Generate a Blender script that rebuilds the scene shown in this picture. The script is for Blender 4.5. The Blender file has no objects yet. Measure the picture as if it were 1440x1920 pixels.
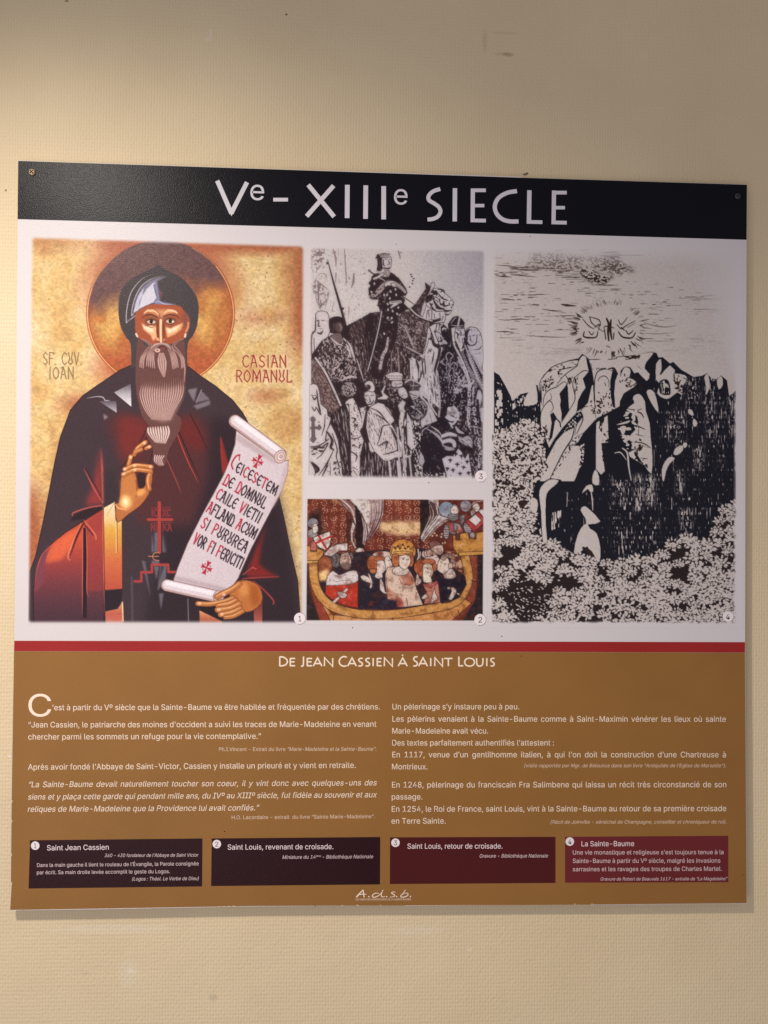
import bpy, math
import numpy as np
from mathutils import Vector, Matrix

# ------------------------------------------------------------------ camera, world, lamps, exposure
scene = bpy.context.scene
C = scene.collection
TOP = 1.90                                   # height of the panel's top edge; the panel is 1 m square, its face on y = 0
FOC = 1442.0                                 # focal length in units of the print (1440 x 1920 frame)
CAM = Vector((0.44917, -1.04744, TOP - 0.47695))
yaw, pitch, roll = 0.0430421, 0.0113156, 0.0095874
fwd = Vector((math.sin(yaw) * math.cos(pitch), math.cos(yaw) * math.cos(pitch), math.sin(pitch)))
rgt = fwd.cross(Vector((0, 0, 1))).normalized()
upv = rgt.cross(fwd)
rgt, upv = rgt * math.cos(roll) + upv * math.sin(roll), -rgt * math.sin(roll) + upv * math.cos(roll)
cam_data = bpy.data.cameras.new('camera')
cam_data.sensor_fit = 'VERTICAL'; cam_data.sensor_height = 36; cam_data.sensor_width = 27
cam_data.lens = 36 * FOC / 1920
cam_data.clip_start = .01; cam_data.clip_end = 100
cam = bpy.data.objects.new('camera', cam_data); C.objects.link(cam)
cam.matrix_world = Matrix(((rgt.x, upv.x, -fwd.x, CAM.x), (rgt.y, upv.y, -fwd.y, CAM.y), (rgt.z, upv.z, -fwd.z, CAM.z), (0, 0, 0, 1)))
scene.camera = cam
scene.cycles.use_denoising = False

world = bpy.data.worlds.new('World'); scene.world = world
world.use_nodes = True
bg = world.node_tree.nodes['Background']
bg.inputs[0].default_value = (0.96, 0.92, 0.97, 1); bg.inputs[1].default_value = 0.315

def lamp(name, kind, loc, target, energy, color, **kw):
    d = bpy.data.lights.new(name, kind); d.energy = energy; d.color = color
    for k, v in kw.items():
        setattr(d, k, v)
    o = bpy.data.objects.new(name, d); C.objects.link(o)
    o.location = loc
    o.rotation_euler = (Vector(target) - Vector(loc)).to_track_quat('-Z', 'Y').to_euler()
    return o

# a warm ceiling spot, up and to the left of the panel, and the room's softer general light
lamp('ceiling_spot', 'SPOT', (-0.25, -0.975, TOP + 0.46), (0.25, 0, TOP - 1.50), 98, (1.0, 0.91, 0.81), spot_size=2 * 0.88, spot_blend=1.0, shadow_soft_size=0.04)
lamp('room_light', 'AREA', (-0.6, -2.3, TOP - 1.4), (0.3, 0, TOP - 0.7), 14, (1.0, 0.95, 0.98), shape='RECTANGLE', size=1.6, size_y=1.4)

vs = scene.view_settings
vs.view_transform = 'Standard'; vs.look = 'None'; vs.exposure = 0; vs.gamma = 1; vs.use_curve_mapping = False


# ------------------------------------------------------------------ a small painter for the printed pictures
PAPER = (216, 209, 211)

def smooth_path(pts, n=6, closed=False):
    P = np.asarray(pts, float)
    m = len(P)
    if m < 3:
        return P
    out = []
    rng_ = range(m if closed else m - 1)
    t = np.linspace(0, 1, n, endpoint=False)[:, None]
    for i in rng_:
        if closed:
            a, b, c, d = P[(i - 1) % m], P[i], P[(i + 1) % m], P[(i + 2) % m]
        else:
            a, b, c, d = P[max(i - 1, 0)], P[i], P[i + 1], P[min(i + 2, m - 1)]
        out.append(.5 * ((2 * b) + (c - a) * t + (2 * a - 5 * b + 4 * c - d) * t ** 2 + (3 * b - a - 3 * c + d) * t ** 3))
    out = np.concatenate(out)
    return out if closed else np.vstack([out, P[-1]])


def box_blur(m, r):
    if r < .5:
        return m
    for ax in (0, 1):
        for _ in range(2):
            k = max(1, int(round(r)))
            p = np.pad(m, [(k + 1, k) if a == ax else (0, 0) for a in (0, 1)], mode='edge')
            c = np.cumsum(p, axis=ax)
            n = m.shape[ax]
            hi = np.take(c, range(2 * k + 1, 2 * k + 1 + n), axis=ax)
            lo = np.take(c, range(0, n), axis=ax)
            m = (hi - lo) / (2 * k + 1)
    return m


class Painter:
    def __init__(s, x0, y0, x1, y1, base=PAPER, seed=1):
        s.x0, s.y0, s.w, s.h = x0, y0, x1 - x0, y1 - y0
        s.buf = np.empty((s.h, s.w, 3)); s.buf[:] = base
        s.ox, s.oy, s.sc = 0, 0, 1.
        s.rng = np.random.default_rng(seed)
        s.clip = None
        s.gs = 1.        # size of the speckle

    def view(s, ox, oy, sc):            # the drawing coordinates that follow: sc units to a unit of the print
        s.ox, s.oy, s.sc = ox, oy, sc
        return s

    def T(s, pts):
        P = np.asarray(pts, float).reshape(-1, 2) / s.sc
        return P + [s.ox - s.x0, s.oy - s.y0]

    def mask(s, pts, smooth=0, soft=0):
        P = s.T(pts)
        if smooth:
            P = smooth_path(P, smooth, True)
        soft = soft / s.sc
        pad = int(3 * soft) + 2
        ax, ay = np.floor(P.min(0)).astype(int) - pad
        bx, by = np.ceil(P.max(0)).astype(int) + pad
        ax, ay, bx, by = max(ax, -40), max(ay, -40), min(bx, s.w + 40), min(by, s.h + 40)
        if bx <= ax or by <= ay:
            return None
        S = 3
        W, H = (bx - ax) * S, (by - ay) * S
        M = np.zeros((H, W + 1), bool)
        Q = (P - [ax, ay]) * S
        R = np.roll(Q, -1, 0)
        for (xa, ya), (xb, yb) in zip(Q, R):
            if ya == yb:
                continue
            if ya > yb:
                xa, ya, xb, yb = xb, yb, xa, ya
            r0, r1 = max(0, int(np.ceil(ya - .5))), min(H - 1, int(np.ceil(yb - .5)) - 1)
            if r1 < r0:
                continue
            r = np.arange(r0, r1 + 1)
            x = xa + (r + .5 - ya) * (xb - xa) / (yb - ya)
            M[r, np.clip(np.ceil(x - .5), 0, W).astype(int)] ^= True
        M = np.bitwise_xor.accumulate(M, axis=1)[:, :W]
        m = M.reshape(by - ay, S, bx - ax, S).mean((1, 3))
        if soft:
            m = box_blur(m, soft)
        return m, ax, ay

    def put(s, mk, color, alpha=1.):
        if mk is None:
            return
        m, ax, ay = mk
        h, w = m.shape
        cx0, cy0, cx1, cy1 = max(ax, 0), max(ay, 0), min(ax + w, s.w), min(ay + h, s.h)
        if cx1 <= cx0 or cy1 <= cy0:
            return
        m = m[cy0 - ay:cy1 - ay, cx0 - ax:cx1 - ax] * alpha
        sl = np.s_[cy0:cy1, cx0:cx1]
        if s.clip is not None:
            m = m * s.clip[sl]
        c = color(sl) if callable(color) else np.asarray(color, float)
        s.buf[sl] += (c - s.buf[sl]) * m[..., None]

    def poly(s, pts, color, smooth=0, soft=0, alpha=1., line=None, lw=0):
        s.put(s.mask(pts, smooth, soft), color, alpha)
        if line is not None:
            q = list(pts) + [pts[0]]
            s.stroke(q, lw, line, smooth=0 if not smooth else smooth)

    def ell(s, cx, cy, rx, ry, color, soft=0, alpha=1., rot=0, line=None, lw=0):
        a = np.linspace(0, 2 * np.pi, 33)[:-1]
        X, Y = rx * np.cos(a), ry * np.sin(a)
        r = np.radians(rot)
        pts = np.stack([cx + X * np.cos(r) - Y * np.sin(r), cy + X * np.sin(r) + Y * np.cos(r)], 1)
        s.poly(pts, color, 0, soft, alpha, line, lw)

    def stroke(s, pts, wid, color, smooth=5, alpha=1., taper=(1, 1)):
        P = s.T(pts)
        if smooth and len(P) > 2:
            P = smooth_path(P, smooth)
        n = len(P)
        rad = np.interp(np.linspace(0, 1, n), np.linspace(0, 1, 3), [taper[0], 1, taper[1]]) * wid / s.sc / 2
        R = max(rad) + 2
        ax, ay = np.floor(P.min(0) - R).astype(int)
        bx, by = np.ceil(P.max(0) + R).astype(int)
        ax, ay, bx, by = max(ax, 0), max(ay, 0), min(bx, s.w), min(by, s.h)
        if bx <= ax or by <= ay:
            return
        M = np.zeros((by - ay, bx - ax))
        for i in range(n - 1):
            a, b, ra, rb = P[i], P[i + 1], rad[i], rad[i + 1]
            q = max(ra, rb) + 1.5
            u0, v0 = max(int(min(a[0], b[0]) - q), ax), max(int(min(a[1], b[1]) - q), ay)
            u1, v1 = min(int(max(a[0], b[0]) + q) + 1, bx), min(int(max(a[1], b[1]) + q) + 1, by)
            if u1 <= u0 or v1 <= v0:
                continue
            X, Y = np.arange(u0, u1)[None] + .5, np.arange(v0, v1)[:, None] + .5
            d = b - a
            L = max(d @ d, 1e-9)
            t = np.clip(((X - a[0]) * d[0] + (Y - a[1]) * d[1]) / L, 0, 1)
            D = np.hypot(X - a[0] - t * d[0], Y - a[1] - t * d[1])
            rr = ra + (rb - ra) * t
            c = np.clip(rr - D + .5, 0, 1) * np.clip(rr * 2, 0, 1)
            sub = M[v0 - ay:v1 - ay, u0 - ax:u1 - ax]
            np.maximum(sub, c, out=sub)
        s.put((M, ax, ay), color, alpha)

    def fan(s, A, B, n, wid, color, gap=None, gw=0, taper=(.6, .2), alpha=1.):
        A, B = smooth_path(A, 4), smooth_path(B, 4)
        for k in range(n):
            f = (k + .5) / n
            s.stroke(A + (B - A) * f, wid, color, 0, alpha, taper)
        if gap is not None:
            for k in range(n + 1):
                f = k / n
                s.stroke(A + (B - A) * f, gw, gap, 0, alpha, (.7, .5))

    def noise(s, scx, scy=None, oct=3):
        scy = scy or scx
        out = np.zeros((s.h, s.w)); amp = tot = 0.; a = 1.
        for o in range(oct):
            gx, gy = max(1.2, scx / 2 ** o), max(1.2, scy / 2 ** o)
            g = s.rng.random((int(s.h / gy) + 3, int(s.w / gx) + 3))
            X, Y = np.arange(s.w) / gx, np.arange(s.h) / gy
            xi, yi = X.astype(int), Y.astype(int)
            fx, fy = X - xi, Y - yi
            fx, fy = (fx * fx * (3 - 2 * fx))[None], (fy * fy * (3 - 2 * fy))[:, None]
            r0, r1 = g[yi], g[yi + 1]
            out += a * ((r0[:, xi] * (1 - fx) + r0[:, xi + 1] * fx) * (1 - fy) + (r1[:, xi] * (1 - fx) + r1[:, xi + 1] * fx) * fy)
            tot += a; a *= .55
        return out / tot

    def grain(s, pts, color, thr, scx, scy=None, smooth=0, soft=0, alpha=1., oct=2, edge=.06):
        # speckle of one ink inside an outline
        mk = s.mask(pts, smooth, soft)
        if mk is None:
            return
        n = s.noise(scx * s.gs, (scy or scx) * s.gs, oct)
        full = np.clip((n - thr) / edge, 0, 1)
        m, ax, ay = mk
        h, w = m.shape
        cx0, cy0, cx1, cy1 = max(ax, 0), max(ay, 0), min(ax + w, s.w), min(ay + h, s.h)
        if cx1 <= cx0 or cy1 <= cy0:
            return
        m = m[cy0 - ay:cy1 - ay, cx0 - ax:cx1 - ax] * full[cy0:cy1, cx0:cx1]
        s.put((m, cx0, cy0), color, alpha)

    def glyphs(s, text, o, ex, ey, wid, colors, adv=None, smooth=4):
        # o: baseline start, ex: to the end of the baseline, ey: height vector; wid: pen width
        tot = sum(GLYPH_W.get(c, .8) for c in text)
        o, ex, ey = (np.asarray(v, float) for v in (o, ex, ey))
        x = 0.
        for i, c in enumerate(text):
            w = GLYPH_W.get(c, .8)
            for st in GLYPHS.get(c, ()):
                q = np.asarray(st, float)
                p = o + ex * ((x + (q[:, :1] * .74 + .13) * w) / tot) + ey * q[:, 1:]
                s.stroke(p, wid, colors[i] if isinstance(colors, (list, tuple)) and not np.isscalar(colors[0]) else colors, 0)
            x += w

    def feather(s, l, t, r, b, d, wob=0.):
        # the picture's soft edge: fades into the paper over d units
        X, Y = np.arange(s.w)[None] + s.x0 + .5, np.arange(s.h)[:, None] + s.y0 + .5
        n = (s.noise(14, 14, 2) - .5) * wob if wob else 0
        def edge(poly_v, sign, vertical):
            return np.clip((sign * poly_v + n) / d + .5, 0, 1)
        def lerp(e, v, lo, hi):
            return e[0] + (e[1] - e[0]) * (v - lo) / (hi - lo)
        yy0, yy1, xx0, xx1 = s.y0, s.y0 + s.h, s.x0, s.x0 + s.w
        m = edge(X - lerp(l, Y, yy0, yy1), 1, 1) * edge(lerp(r, Y, yy0, yy1) - X, 1, 1)
        m = m * edge(Y - lerp(t, X, xx0, xx1), 1, 0) * edge(lerp(b, X, xx0, xx1) - Y, 1, 0)
        m = m * m * (3 - 2 * m)
        s.buf = np.asarray(PAPER, float) + (s.buf - PAPER) * m[..., None]


def mixc(a, b, t):
    a, b = np.asarray(a, float), np.asarray(b, float)
    return a + (b - a) * np.asarray(t)[..., None]


def vgrad(p, stops):
    # colour by height on the print (stops in the painter's present view)
    ys = np.array([p.oy + y / p.sc for y, _ in stops]); cs = np.array([c for _, c in stops], float)
    def f(sl):
        Y = np.arange(sl[0].start, sl[0].stop) + p.y0 + .5
        c = np.stack([np.interp(Y, ys, cs[:, k]) for k in range(3)], 1)
        return np.repeat(c[:, None], sl[1].stop - sl[1].start, 1)
    return f


# letters as pen strokes in a unit box (x right, y up)
GLYPHS = {
    'A': [[(0, 0), (.42, 1), (.5, 1), (1, 0)], [(.2, .38), (.8, .38)], [(.1, .95), (.45, 1)]],
    'B': [[(0, 0), (0, 1), (.6, 1), (.8, .78), (.55, .55), (0, .55)], [(.55, .55), (1, .3), (.7, 0), (0, 0)]],
    'C': [[(1, .86), (.6, 1), (.2, .85), (0, .5), (.2, .14), (.6, 0), (1, .14)]],
    'D': [[(.1, 0), (.1, 1), (.55, .95), (1, .55), (.95, .2), (.6, 0), (.1, 0)], [(-.1, 0), (1.05, 0)]],
    'E': [[(1, .9), (.55, 1), (.15, .8), (0, .5), (.15, .18), (.55, 0), (1, .12)], [(0, .5), (.8, .52)]],
    'F': [[(.1, 0), (.1, 1), (1, 1), (1, .88)], [(.1, .52), (.75, .52)]],
    'I': [[(.5, 0), (.5, 1)]],
    'J': [[(.7, 1), (.7, .15), (.4, 0), (0, .1)]],
    'K': [[(.1, 0), (.1, 1)], [(1, 1), (.1, .45)], [(.4, .6), (1, 0)]],
    'L': [[(.15, 1), (.1, 0), (1, 0), (1, .12)]],
    'M': [[(0, 0), (.1, 1), (.5, .35), (.9, 1), (1, 0)], [(.32, .35), (.68, .35)], [(.5, .35), (.5, .05)]],
    'N': [[(.05, 0), (.05, 1), (.95, .1)], [(.95, 0), (.95, 1)]],
    'O': [[(.5, 1), (.12, .75), (0, .5), (.12, .22), (.5, 0), (.88, .22), (1, .5), (.88, .75), (.5, 1)]],
    'P': [[(.1, 0), (.1, 1), (.7, .95), (.95, .72), (.6, .48), (.1, .45)]],
    'R': [[(.1, 0), (.1, 1), (.7, .95), (.95, .75), (.6, .5), (.1, .48)], [(.45, .48), (1, 0)]],
    'S': [[(.95, .85), (.55, 1), (.1, .82), (.25, .58), (.8, .4), (.95, .18), (.5, 0), (.05, .15)]],
    'T': [[(.5, 0), (.5, 1)], [(0, .9), (0, 1), (1, 1), (1, .9)]],
    'U': [[(.1, 1), (.3, .5), (.02, .22), (.5, 0), (.98, .22), (.7, .5), (.9, 1)]],
    'V': [[(0, 1), (.45, 0), (1, 1)]],
    'X': [[(0, 1), (1, 0)], [(0, 0), (1, 1)]],
    'Y': [[(0, 1), (.5, .5), (1, 1)], [(.5, .5), (.5, 0)]],
    '.': [[(.4, .02), (.5, .04)]],
}
GLYPH_W = {'I': .45, ' ': .55, 'M': 1.1, 'O': .85, '.': .35, 'L': .72, 'E': .75, 'S': .75, 'C': .8}


def paint_icon():
    # the icon of a bearded monk with a scroll, on a gold ground
    p = Painter(52, 438, 573, 1172, seed=3)
    GOLD, RUST, DARKROBE, ROBE, INK = (214, 180, 122), (166, 96, 66), (67, 54, 60), (50, 39, 45), (45, 34, 36)
    X, Y = np.meshgrid(np.arange(p.w) + p.x0, np.arange(p.h) + p.y0)
    n1, n2, n3 = p.noise(60, 60, 4), p.noise(5, 4, 3), box_blur(p.rng.random((p.h, p.w)), .6) * 1.5 - .1
    b = mixc(GOLD, (224, 200, 156), np.clip((n1 - .42) * 3, 0, 1))
    b = mixc(b, (192, 146, 96), np.clip((.44 - n1) * 4.5, 0, .9))
    edge = np.maximum(np.clip((X - 528) / 38, 0, 1) * np.clip((700 - Y) / 90, 0, 1), np.clip((486 - Y) / 26, 0, 1) * np.clip((X - 150) / 90, .25, 1))
    edge = np.maximum(edge, np.clip((96 - X) / 34, 0, 1) * np.clip((Y - 880) / 90, 0, 1))
    edge = np.maximum(edge, .8 * np.clip((28 - np.abs(Y - 596 + (X - 480) * .1)) / 28, 0, 1) * np.clip((X - 430) / 40, 0, 1) * .45)
    edge = np.maximum(edge, .55 * np.clip(1 - np.hypot((X - 500) / 50., (Y - 742) / 22.), 0, 1))
    edge = np.maximum(edge, .8 * np.clip(1 - np.hypot((X - 150) / 60., (Y - 760) / 34.), 0, 1))
    b = mixc(b, RUST, np.clip(edge * (.6 + 1.1 * n1), 0, .95))
    b = b * (.86 + .28 * n2)[..., None]
    b = mixc(b, (120, 84, 48), np.clip((n3 - .80) * 5, 0, .55) * np.clip((n1 - .3) * 3, 0, 1) * (X > 400))
    # reddish field round the halo
    R = np.hypot(X - 301, Y - 588)
    b = mixc(b, (172, 96, 70), np.clip(1 - np.abs(R - 139) / 46, 0, 1) * np.clip((600 - Y) / 110, 0, 1) * .85)
    b = mixc(b, (178, 92, 66), np.clip(1 - np.hypot((X - 216) / 60., (Y - 690) / 52.), 0, 1) * .9)
    # halo
    hal = mixc((186, 122, 68), (212, 164, 96), np.clip((p.noise(46, 46, 3) - .4) * 4, 0, 1))
    side = np.clip(1 - np.abs(np.abs(X - 301) - 92) / 50, 0, 1) * np.clip(1 - np.abs(Y - 590) / 85, 0, 1)
    hal = mixc((174, 94, 62), hal, np.clip(side * 2.2, 0, 1))
    hal = mixc(hal, (104, 76, 76), np.clip((560 - Y + .28 * np.abs(X - 301) * (X < 301) + (n1 - .5) * 60) / 46, 0, 1))
    hal = hal * (.84 + .3 * n2)[..., None]
    b = mixc(b, hal, np.clip(138 - R + .5, 0, 1))
    p.buf[:] = b
    p.view(0, 0, 1)
    a = np.linspace(0, 2 * np.pi, 90)
    for a0, a1, al in ((-40, 200, .95), (200, 236, .45), (-64, -40, .5)):
        a = np.radians(np.linspace(a0, a1, 80))
        for r, c, w in ((139, (166, 82, 56), 1.5), (136.8, (238, 186, 124), 1.4), (134.8, (158, 78, 52), 1.2)):
            p.stroke(np.stack([301 + r * np.cos(a), 588 + r * np.sin(a)], 1), w, c, 0, al)
    # cloak
    cloak = [(248, 684), (225, 694), (182, 723), (155, 742), (132, 769), (113, 820), (102, 870), (90, 933), (80, 983), (67, 1042), (56, 1072), (54, 1175),
             (566, 1175), (562, 1143), (558, 1088), (545, 1033), (534, 979), (523, 931), (500, 850), (466, 794), (455, 774), (437, 751), (403, 723), (373, 703), (353, 687)]
    p.poly(cloak, DARKROBE, line=(48, 34, 34), lw=1.6)
    p.poly([(560, 1145), (545, 1033), (523, 931), (480, 830), (420, 780), (360, 800), (330, 900), (300, 1000), (270, 1175), (560, 1175)], ROBE, soft=10, alpha=.8)
    p.clip = None
    # red glow of the inner robe
    p.poly([(196, 790), (216, 776), (262, 782), (330, 786), (372, 772), (392, 800), (388, 900), (360, 985), (262, 985), (232, 900), (226, 860)], (84, 50, 52), soft=10)
    p.poly([(222, 778), (262, 784), (280, 796), (274, 824), (250, 856), (226, 862), (222, 820)], (124, 50, 47), soft=9, alpha=.8)
    p.poly([(326, 790), (350, 778), (372, 800), (386, 840), (368, 850), (340, 820)], (112, 44, 43), soft=9, alpha=.8)
    for q, c in (([(281, 792), (256, 840), (222, 882)], (62, 32, 34)), ([(286, 800), (266, 835), (236, 880)], (62, 34, 36)), ([(356, 776), (372, 806), (392, 850)], (70, 30, 30)),
                 ([(330, 808), (350, 860), (372, 905)], (186, 74, 64)), ([(334, 806), (356, 858), (378, 905)], (60, 30, 32)), ([(312, 860), (330, 900), (340, 925)], (150, 70, 66)), ([(288, 838), (278, 880)], (60, 34, 34))):
        p.stroke(q, 2, c, taper=(.8, .3))
    # shoulders' light facets (left), grey facets (right)
    p.view(40, 440, 4.8)
    p.poly([(835, 1420), (985, 1340), (990, 1548)], vgrad(p, [(1340, (92, 84, 92)), (1430, (170, 164, 172)), (1540, (226, 220, 226))]), soft=1.5)
    p.poly([(700, 1500), (770, 1492), (855, 1500), (858, 1602)], vgrad(p, [(1490, (84, 76, 84)), (1600, (186, 178, 188))]), soft=2)
    p.stroke([(590, 1472), (680, 1457), (735, 1465), (755, 1492), (790, 1492)], 10, (178, 170, 178), taper=(.3, .6))
    p.poly([(740, 1610), (780, 1640), (745, 1668)], (140, 122, 130), soft=4)
    p.view(320, 440, 5.054)
    p.poly([(160, 1470), (250, 1452), (222, 1585)], (124, 114, 122), soft=3)
    p.poly([(290, 1480), (372, 1560), (236, 1594)], (116, 106, 116), soft=3)
    p.poly([(215, 1622), (375, 1568), (372, 1612), (250, 1656)], (118, 110, 118), soft=3)
    p.stroke([(240, 1590), (292, 1470)], 7, (150, 140, 148))
    # hood
    p.view(220, 480, 6.4)
    hood = [(500, 105), (430, 140), (330, 190), (220, 240), (150, 290), (80, 360), (30, 470), (15, 600), (20, 740), (50, 870), (110, 980), (160, 1060), (165, 1340), (120, 1420),
            (300, 1640), (760, 1640), (930, 1430), (845, 1340), (845, 1050), (900, 970), (950, 860), (970, 740), (975, 600), (950, 490), (890, 390), (800, 290), (700, 220), (570, 160)]
    p.poly(hood, (72, 64, 67), 3, line=(150, 92, 62), lw=3)
    p.poly(hood, (72, 64, 67), 3)
    p.poly([(140, 1340), (110, 1420), (240, 1700), (780, 1700), (960, 1440), (850, 1330)], DARKROBE, soft=8)
    # band of the headdress
    p.poly([(190, 688), (205, 580), (235, 480), (295, 380), (385, 300), (480, 262), (600, 242), (480, 300), (440, 420), (500, 540), (400, 572), (300, 620)], (122, 120, 140), soft=4)
    p.poly([(192, 684), (222, 560), (258, 468), (320, 380), (300, 470), (262, 560), (252, 650)], (190, 186, 204), soft=2)
    p.poly([(250, 640), (300, 480), (350, 400), (420, 330), (470, 300), (430, 350), (470, 500), (430, 556), (330, 600)], (202, 198, 212), soft=2)
    p.poly([(470, 290), (500, 420), (512, 545), (655, 575), (600, 590), (430, 585), (480, 535), (440, 350)], (128, 128, 158), soft=5)
    p.poly([(500, 410), (545, 440), (530, 500), (505, 500)], (112, 74, 80), soft=8)
    p.stroke([(420, 565), (500, 545), (560, 575), (700, 580)], 12, (176, 176, 200), taper=(.3, .3))
    for q in ([(108, 800), (108, 700), (128, 560), (170, 430), (250, 320), (340, 250), (440, 215)], [(172, 715), (180, 620), (222, 480), (292, 360), (382, 290), (480, 250), (590, 235)]):
        p.stroke(q, 9, (188, 180, 186), taper=(1, .2))
    p.stroke([(108, 800), (215, 715)], 9, (188, 180, 186), 0)
    p.stroke([(172, 715), (196, 692)], 9, (188, 180, 186), 0)
    p.stroke([(120, 780), (150, 760)], 20, (110, 100, 104), 0)
    # face
    p.poly([(215, 700), (240, 665), (330, 605), (400, 582), (500, 578), (640, 588), (750, 600), (800, 660), (850, 720), (872, 790), (862, 870), (822, 965), (780, 1010), (700, 1040), (540, 1070),
            (400, 1060), (290, 1010), (232, 960), (215, 880)], (160, 84, 58), 3)
    p.poly([(800, 660), (862, 740), (840, 850), (790, 850), (770, 740)], (134, 78, 66), soft=14)
    p.poly([(330, 660), (480, 640), (620, 640), (730, 680), (620, 700), (520, 740), (420, 690)], (204, 138, 96), soft=14)
    p.stroke([(320, 690), (370, 655), (450, 660), (490, 700)], 34, (232, 186, 142), taper=(.3, .3))
    p.stroke([(560, 690), (610, 655), (690, 665), (720, 690)], 30, (236, 192, 150), taper=(.3, .3))
    p.stroke([(390, 640), (440, 640), (500, 690), (510, 740)], 9, (150, 84, 60))
    p.poly([(288, 800), (340, 850), (430, 830), (468, 850), (478, 980), (430, 1020), (400, 950), (320, 890)], (226, 172, 128), soft=9)
    p.poly([(300, 810), (345, 850), (420, 840), (440, 920), (380, 910), (320, 870)], (246, 214, 182), soft=7)
    p.poly([(575, 850), (640, 872), (700, 840), (792, 800), (765, 880), (690, 940), (600, 980)], (226, 168, 118), soft=9)
    p.poly([(590, 860), (640, 876), (690, 850), (760, 825), (700, 900), (610, 930)], (246, 214, 184), soft=7)
    p.stroke([(488, 780), (482, 900), (490, 990)], 30, (124, 62, 44), taper=(.8, .6))
    p.stroke([(552, 790), (558, 900), (560, 1000)], 26, (124, 62, 44), taper=(.8, .6))
    p.stroke([(522, 770), (520, 880), (524, 1040)], 25, (242, 200, 166), taper=(1.2, .9))
    p.ell(486, 1005, 20, 24, (226, 160, 122)); p.ell(562, 1010, 20, 22, (186, 110, 84))
    p.stroke([(470, 1020), (500, 1030), (530, 1060), (560, 1035), (580, 1020)], 9, (84, 44, 36))
    for cx, cy in ((408, 788), (636, 782)):
        p.ell(cx, cy - 8, 78, 44, (128, 78, 60), soft=8)
        p.ell(cx, cy + 4, 52, 24, (206, 176, 156))
        p.ell(cx + 2, cy, 24, 25, (58, 34, 28)); p.ell(cx + 26, cy + 6, 9, 8, (240, 228, 214))
        p.stroke([(cx - 70, cy + 2), (cx - 30, cy - 24), (cx + 20, cy - 26), (cx + 58, cy)], 11, (62, 36, 30), taper=(.3, .4))
        p.stroke([(cx - 60, cy + 10), (cx - 20, cy + 34), (cx + 36, cy + 34), (cx + 56, cy + 6)], 7, (84, 48, 40))
        p.stroke([(cx - 70, cy + 30), (cx - 20, cy + 66), (cx + 20, cy + 66), (cx + 30, cy + 40)], 12, (140, 100, 74), taper=(.3, .5))
    p.stroke([(290, 748), (340, 716), (410, 706), (482, 738)], 17, (82, 54, 48), taper=(.3, .8))
    p.stroke([(556, 728), (620, 704), (690, 712), (748, 752)], 17, (82, 54, 48), taper=(.8, .3))
    p.stroke([(225, 935), (240, 965)], 22, (236, 200, 180)); p.stroke([(818, 940), (812, 968)], 24, (236, 200, 184)); p.stroke([(850, 800), (846, 860), (820, 910)], 16, (214, 150, 120))
    # beard
    BR, LT, LN = (104, 70, 67), (186, 152, 146), (92, 58, 55)
    p.poly([(250, 1000), (350, 1080), (480, 1110), (540, 1130), (650, 1090), (790, 1000), (818, 1200), (826, 1400), (800, 1650), (760, 1780), (700, 1900), (640, 2040), (420, 2040), (340, 1990), (285, 1890), (250, 1740),
            (224, 1600), (220, 1400), (226, 1200)], BR, 3)
    p.view(40, 800, 4.8)
    p.poly([(1090, -110), (1150, -40), (1120, 60), (1180, 180), (1190, 300), (1240, 360), (1300, 330), (1330, 200), (1430, 20), (1400, -110)], BR, 3)
    p.view(220, 480, 6.4)
    p.fan([(280, 992), (350, 1038), (388, 1085), (325, 1155), (270, 1235), (262, 1330)], [(345, 1010), (392, 1048), (410, 1092), (365, 1155), (330, 1235), (322, 1350)], 3, 27, LT, LN, 6, taper=(.3, .3))
    p.fan([(528, 1040), (440, 1072), (390, 1130), (350, 1210), (340, 1320)], [(534, 1064), (480, 1090), (446, 1150), (446, 1240), (462, 1350)], 5, 26, LT, LN, 6, taper=(.3, .3))
    p.fan([(800, 992), (720, 1030), (682, 1080), (745, 1150), (806, 1235), (806, 1330)], [(740, 1008), (690, 1040), (664, 1088), (712, 1150), (756, 1235), (764, 1350)], 3, 27, LT, LN, 6, taper=(.3, .3))
    p.fan([(545, 1040), (620, 1066), (668, 1120), (715, 1210), (740, 1330)], [(540, 1062), (590, 1086), (622, 1140), (640, 1230), (660, 1360)], 5, 26, LT, LN, 6, taper=(.3, .3))
    p.fan([(500, 1170), (480, 1250), (495, 1340), (545, 1440)], [(560, 1170), (592, 1260), (590, 1350), (568, 1450)], 4, 28, LT, LN, 6, taper=(.6, .4))
    p.stroke([(400, 1110), (450, 1065), (530, 1048)], 22, LT, taper=(.3, .8)); p.stroke([(535, 1048), (600, 1070), (640, 1120)], 20, LT, taper=(.8, .3))
    p.ell(540, 1105, 36, 22, (128, 70, 62)); p.stroke([(440, 1150), (490, 1110), (545, 1085), (600, 1115)], 8, (80, 46, 42))
    p.ell(482, 1132, 34, 24, (210, 170, 160)); p.ell(480, 1130, 9, 9, (60, 40, 38))
    p.poly([(300, 1570), (280, 1650), (300, 1740), (350, 1850), (430, 1950), (560, 1990), (640, 1960), (715, 1810), (770, 1700), (796, 1560), (560, 1600)], (166, 130, 124), soft=28, alpha=.95)
    p.fan([(300, 1500), (258, 1640), (280, 1750), (330, 1860), (410, 1960)], [(790, 1450), (806, 1600), (775, 1710), (715, 1810), (640, 1970)], 19, 14, (198, 166, 159), (98, 64, 61), 6.5, taper=(.1, .5), alpha=.9)
    p.stroke([(790, 1200), (810, 1350), (800, 1520)], 14, (190, 150, 140), taper=(.3, .3))
    p.view(40, 800, 4.8)
    p.fan([(1130, 10), (1135, 60), (1200, 140)], [(1330, -5), (1340, 60), (1300, 150)], 9, 24, (214, 188, 182), LN, 6, taper=(.35, .3))
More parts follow.
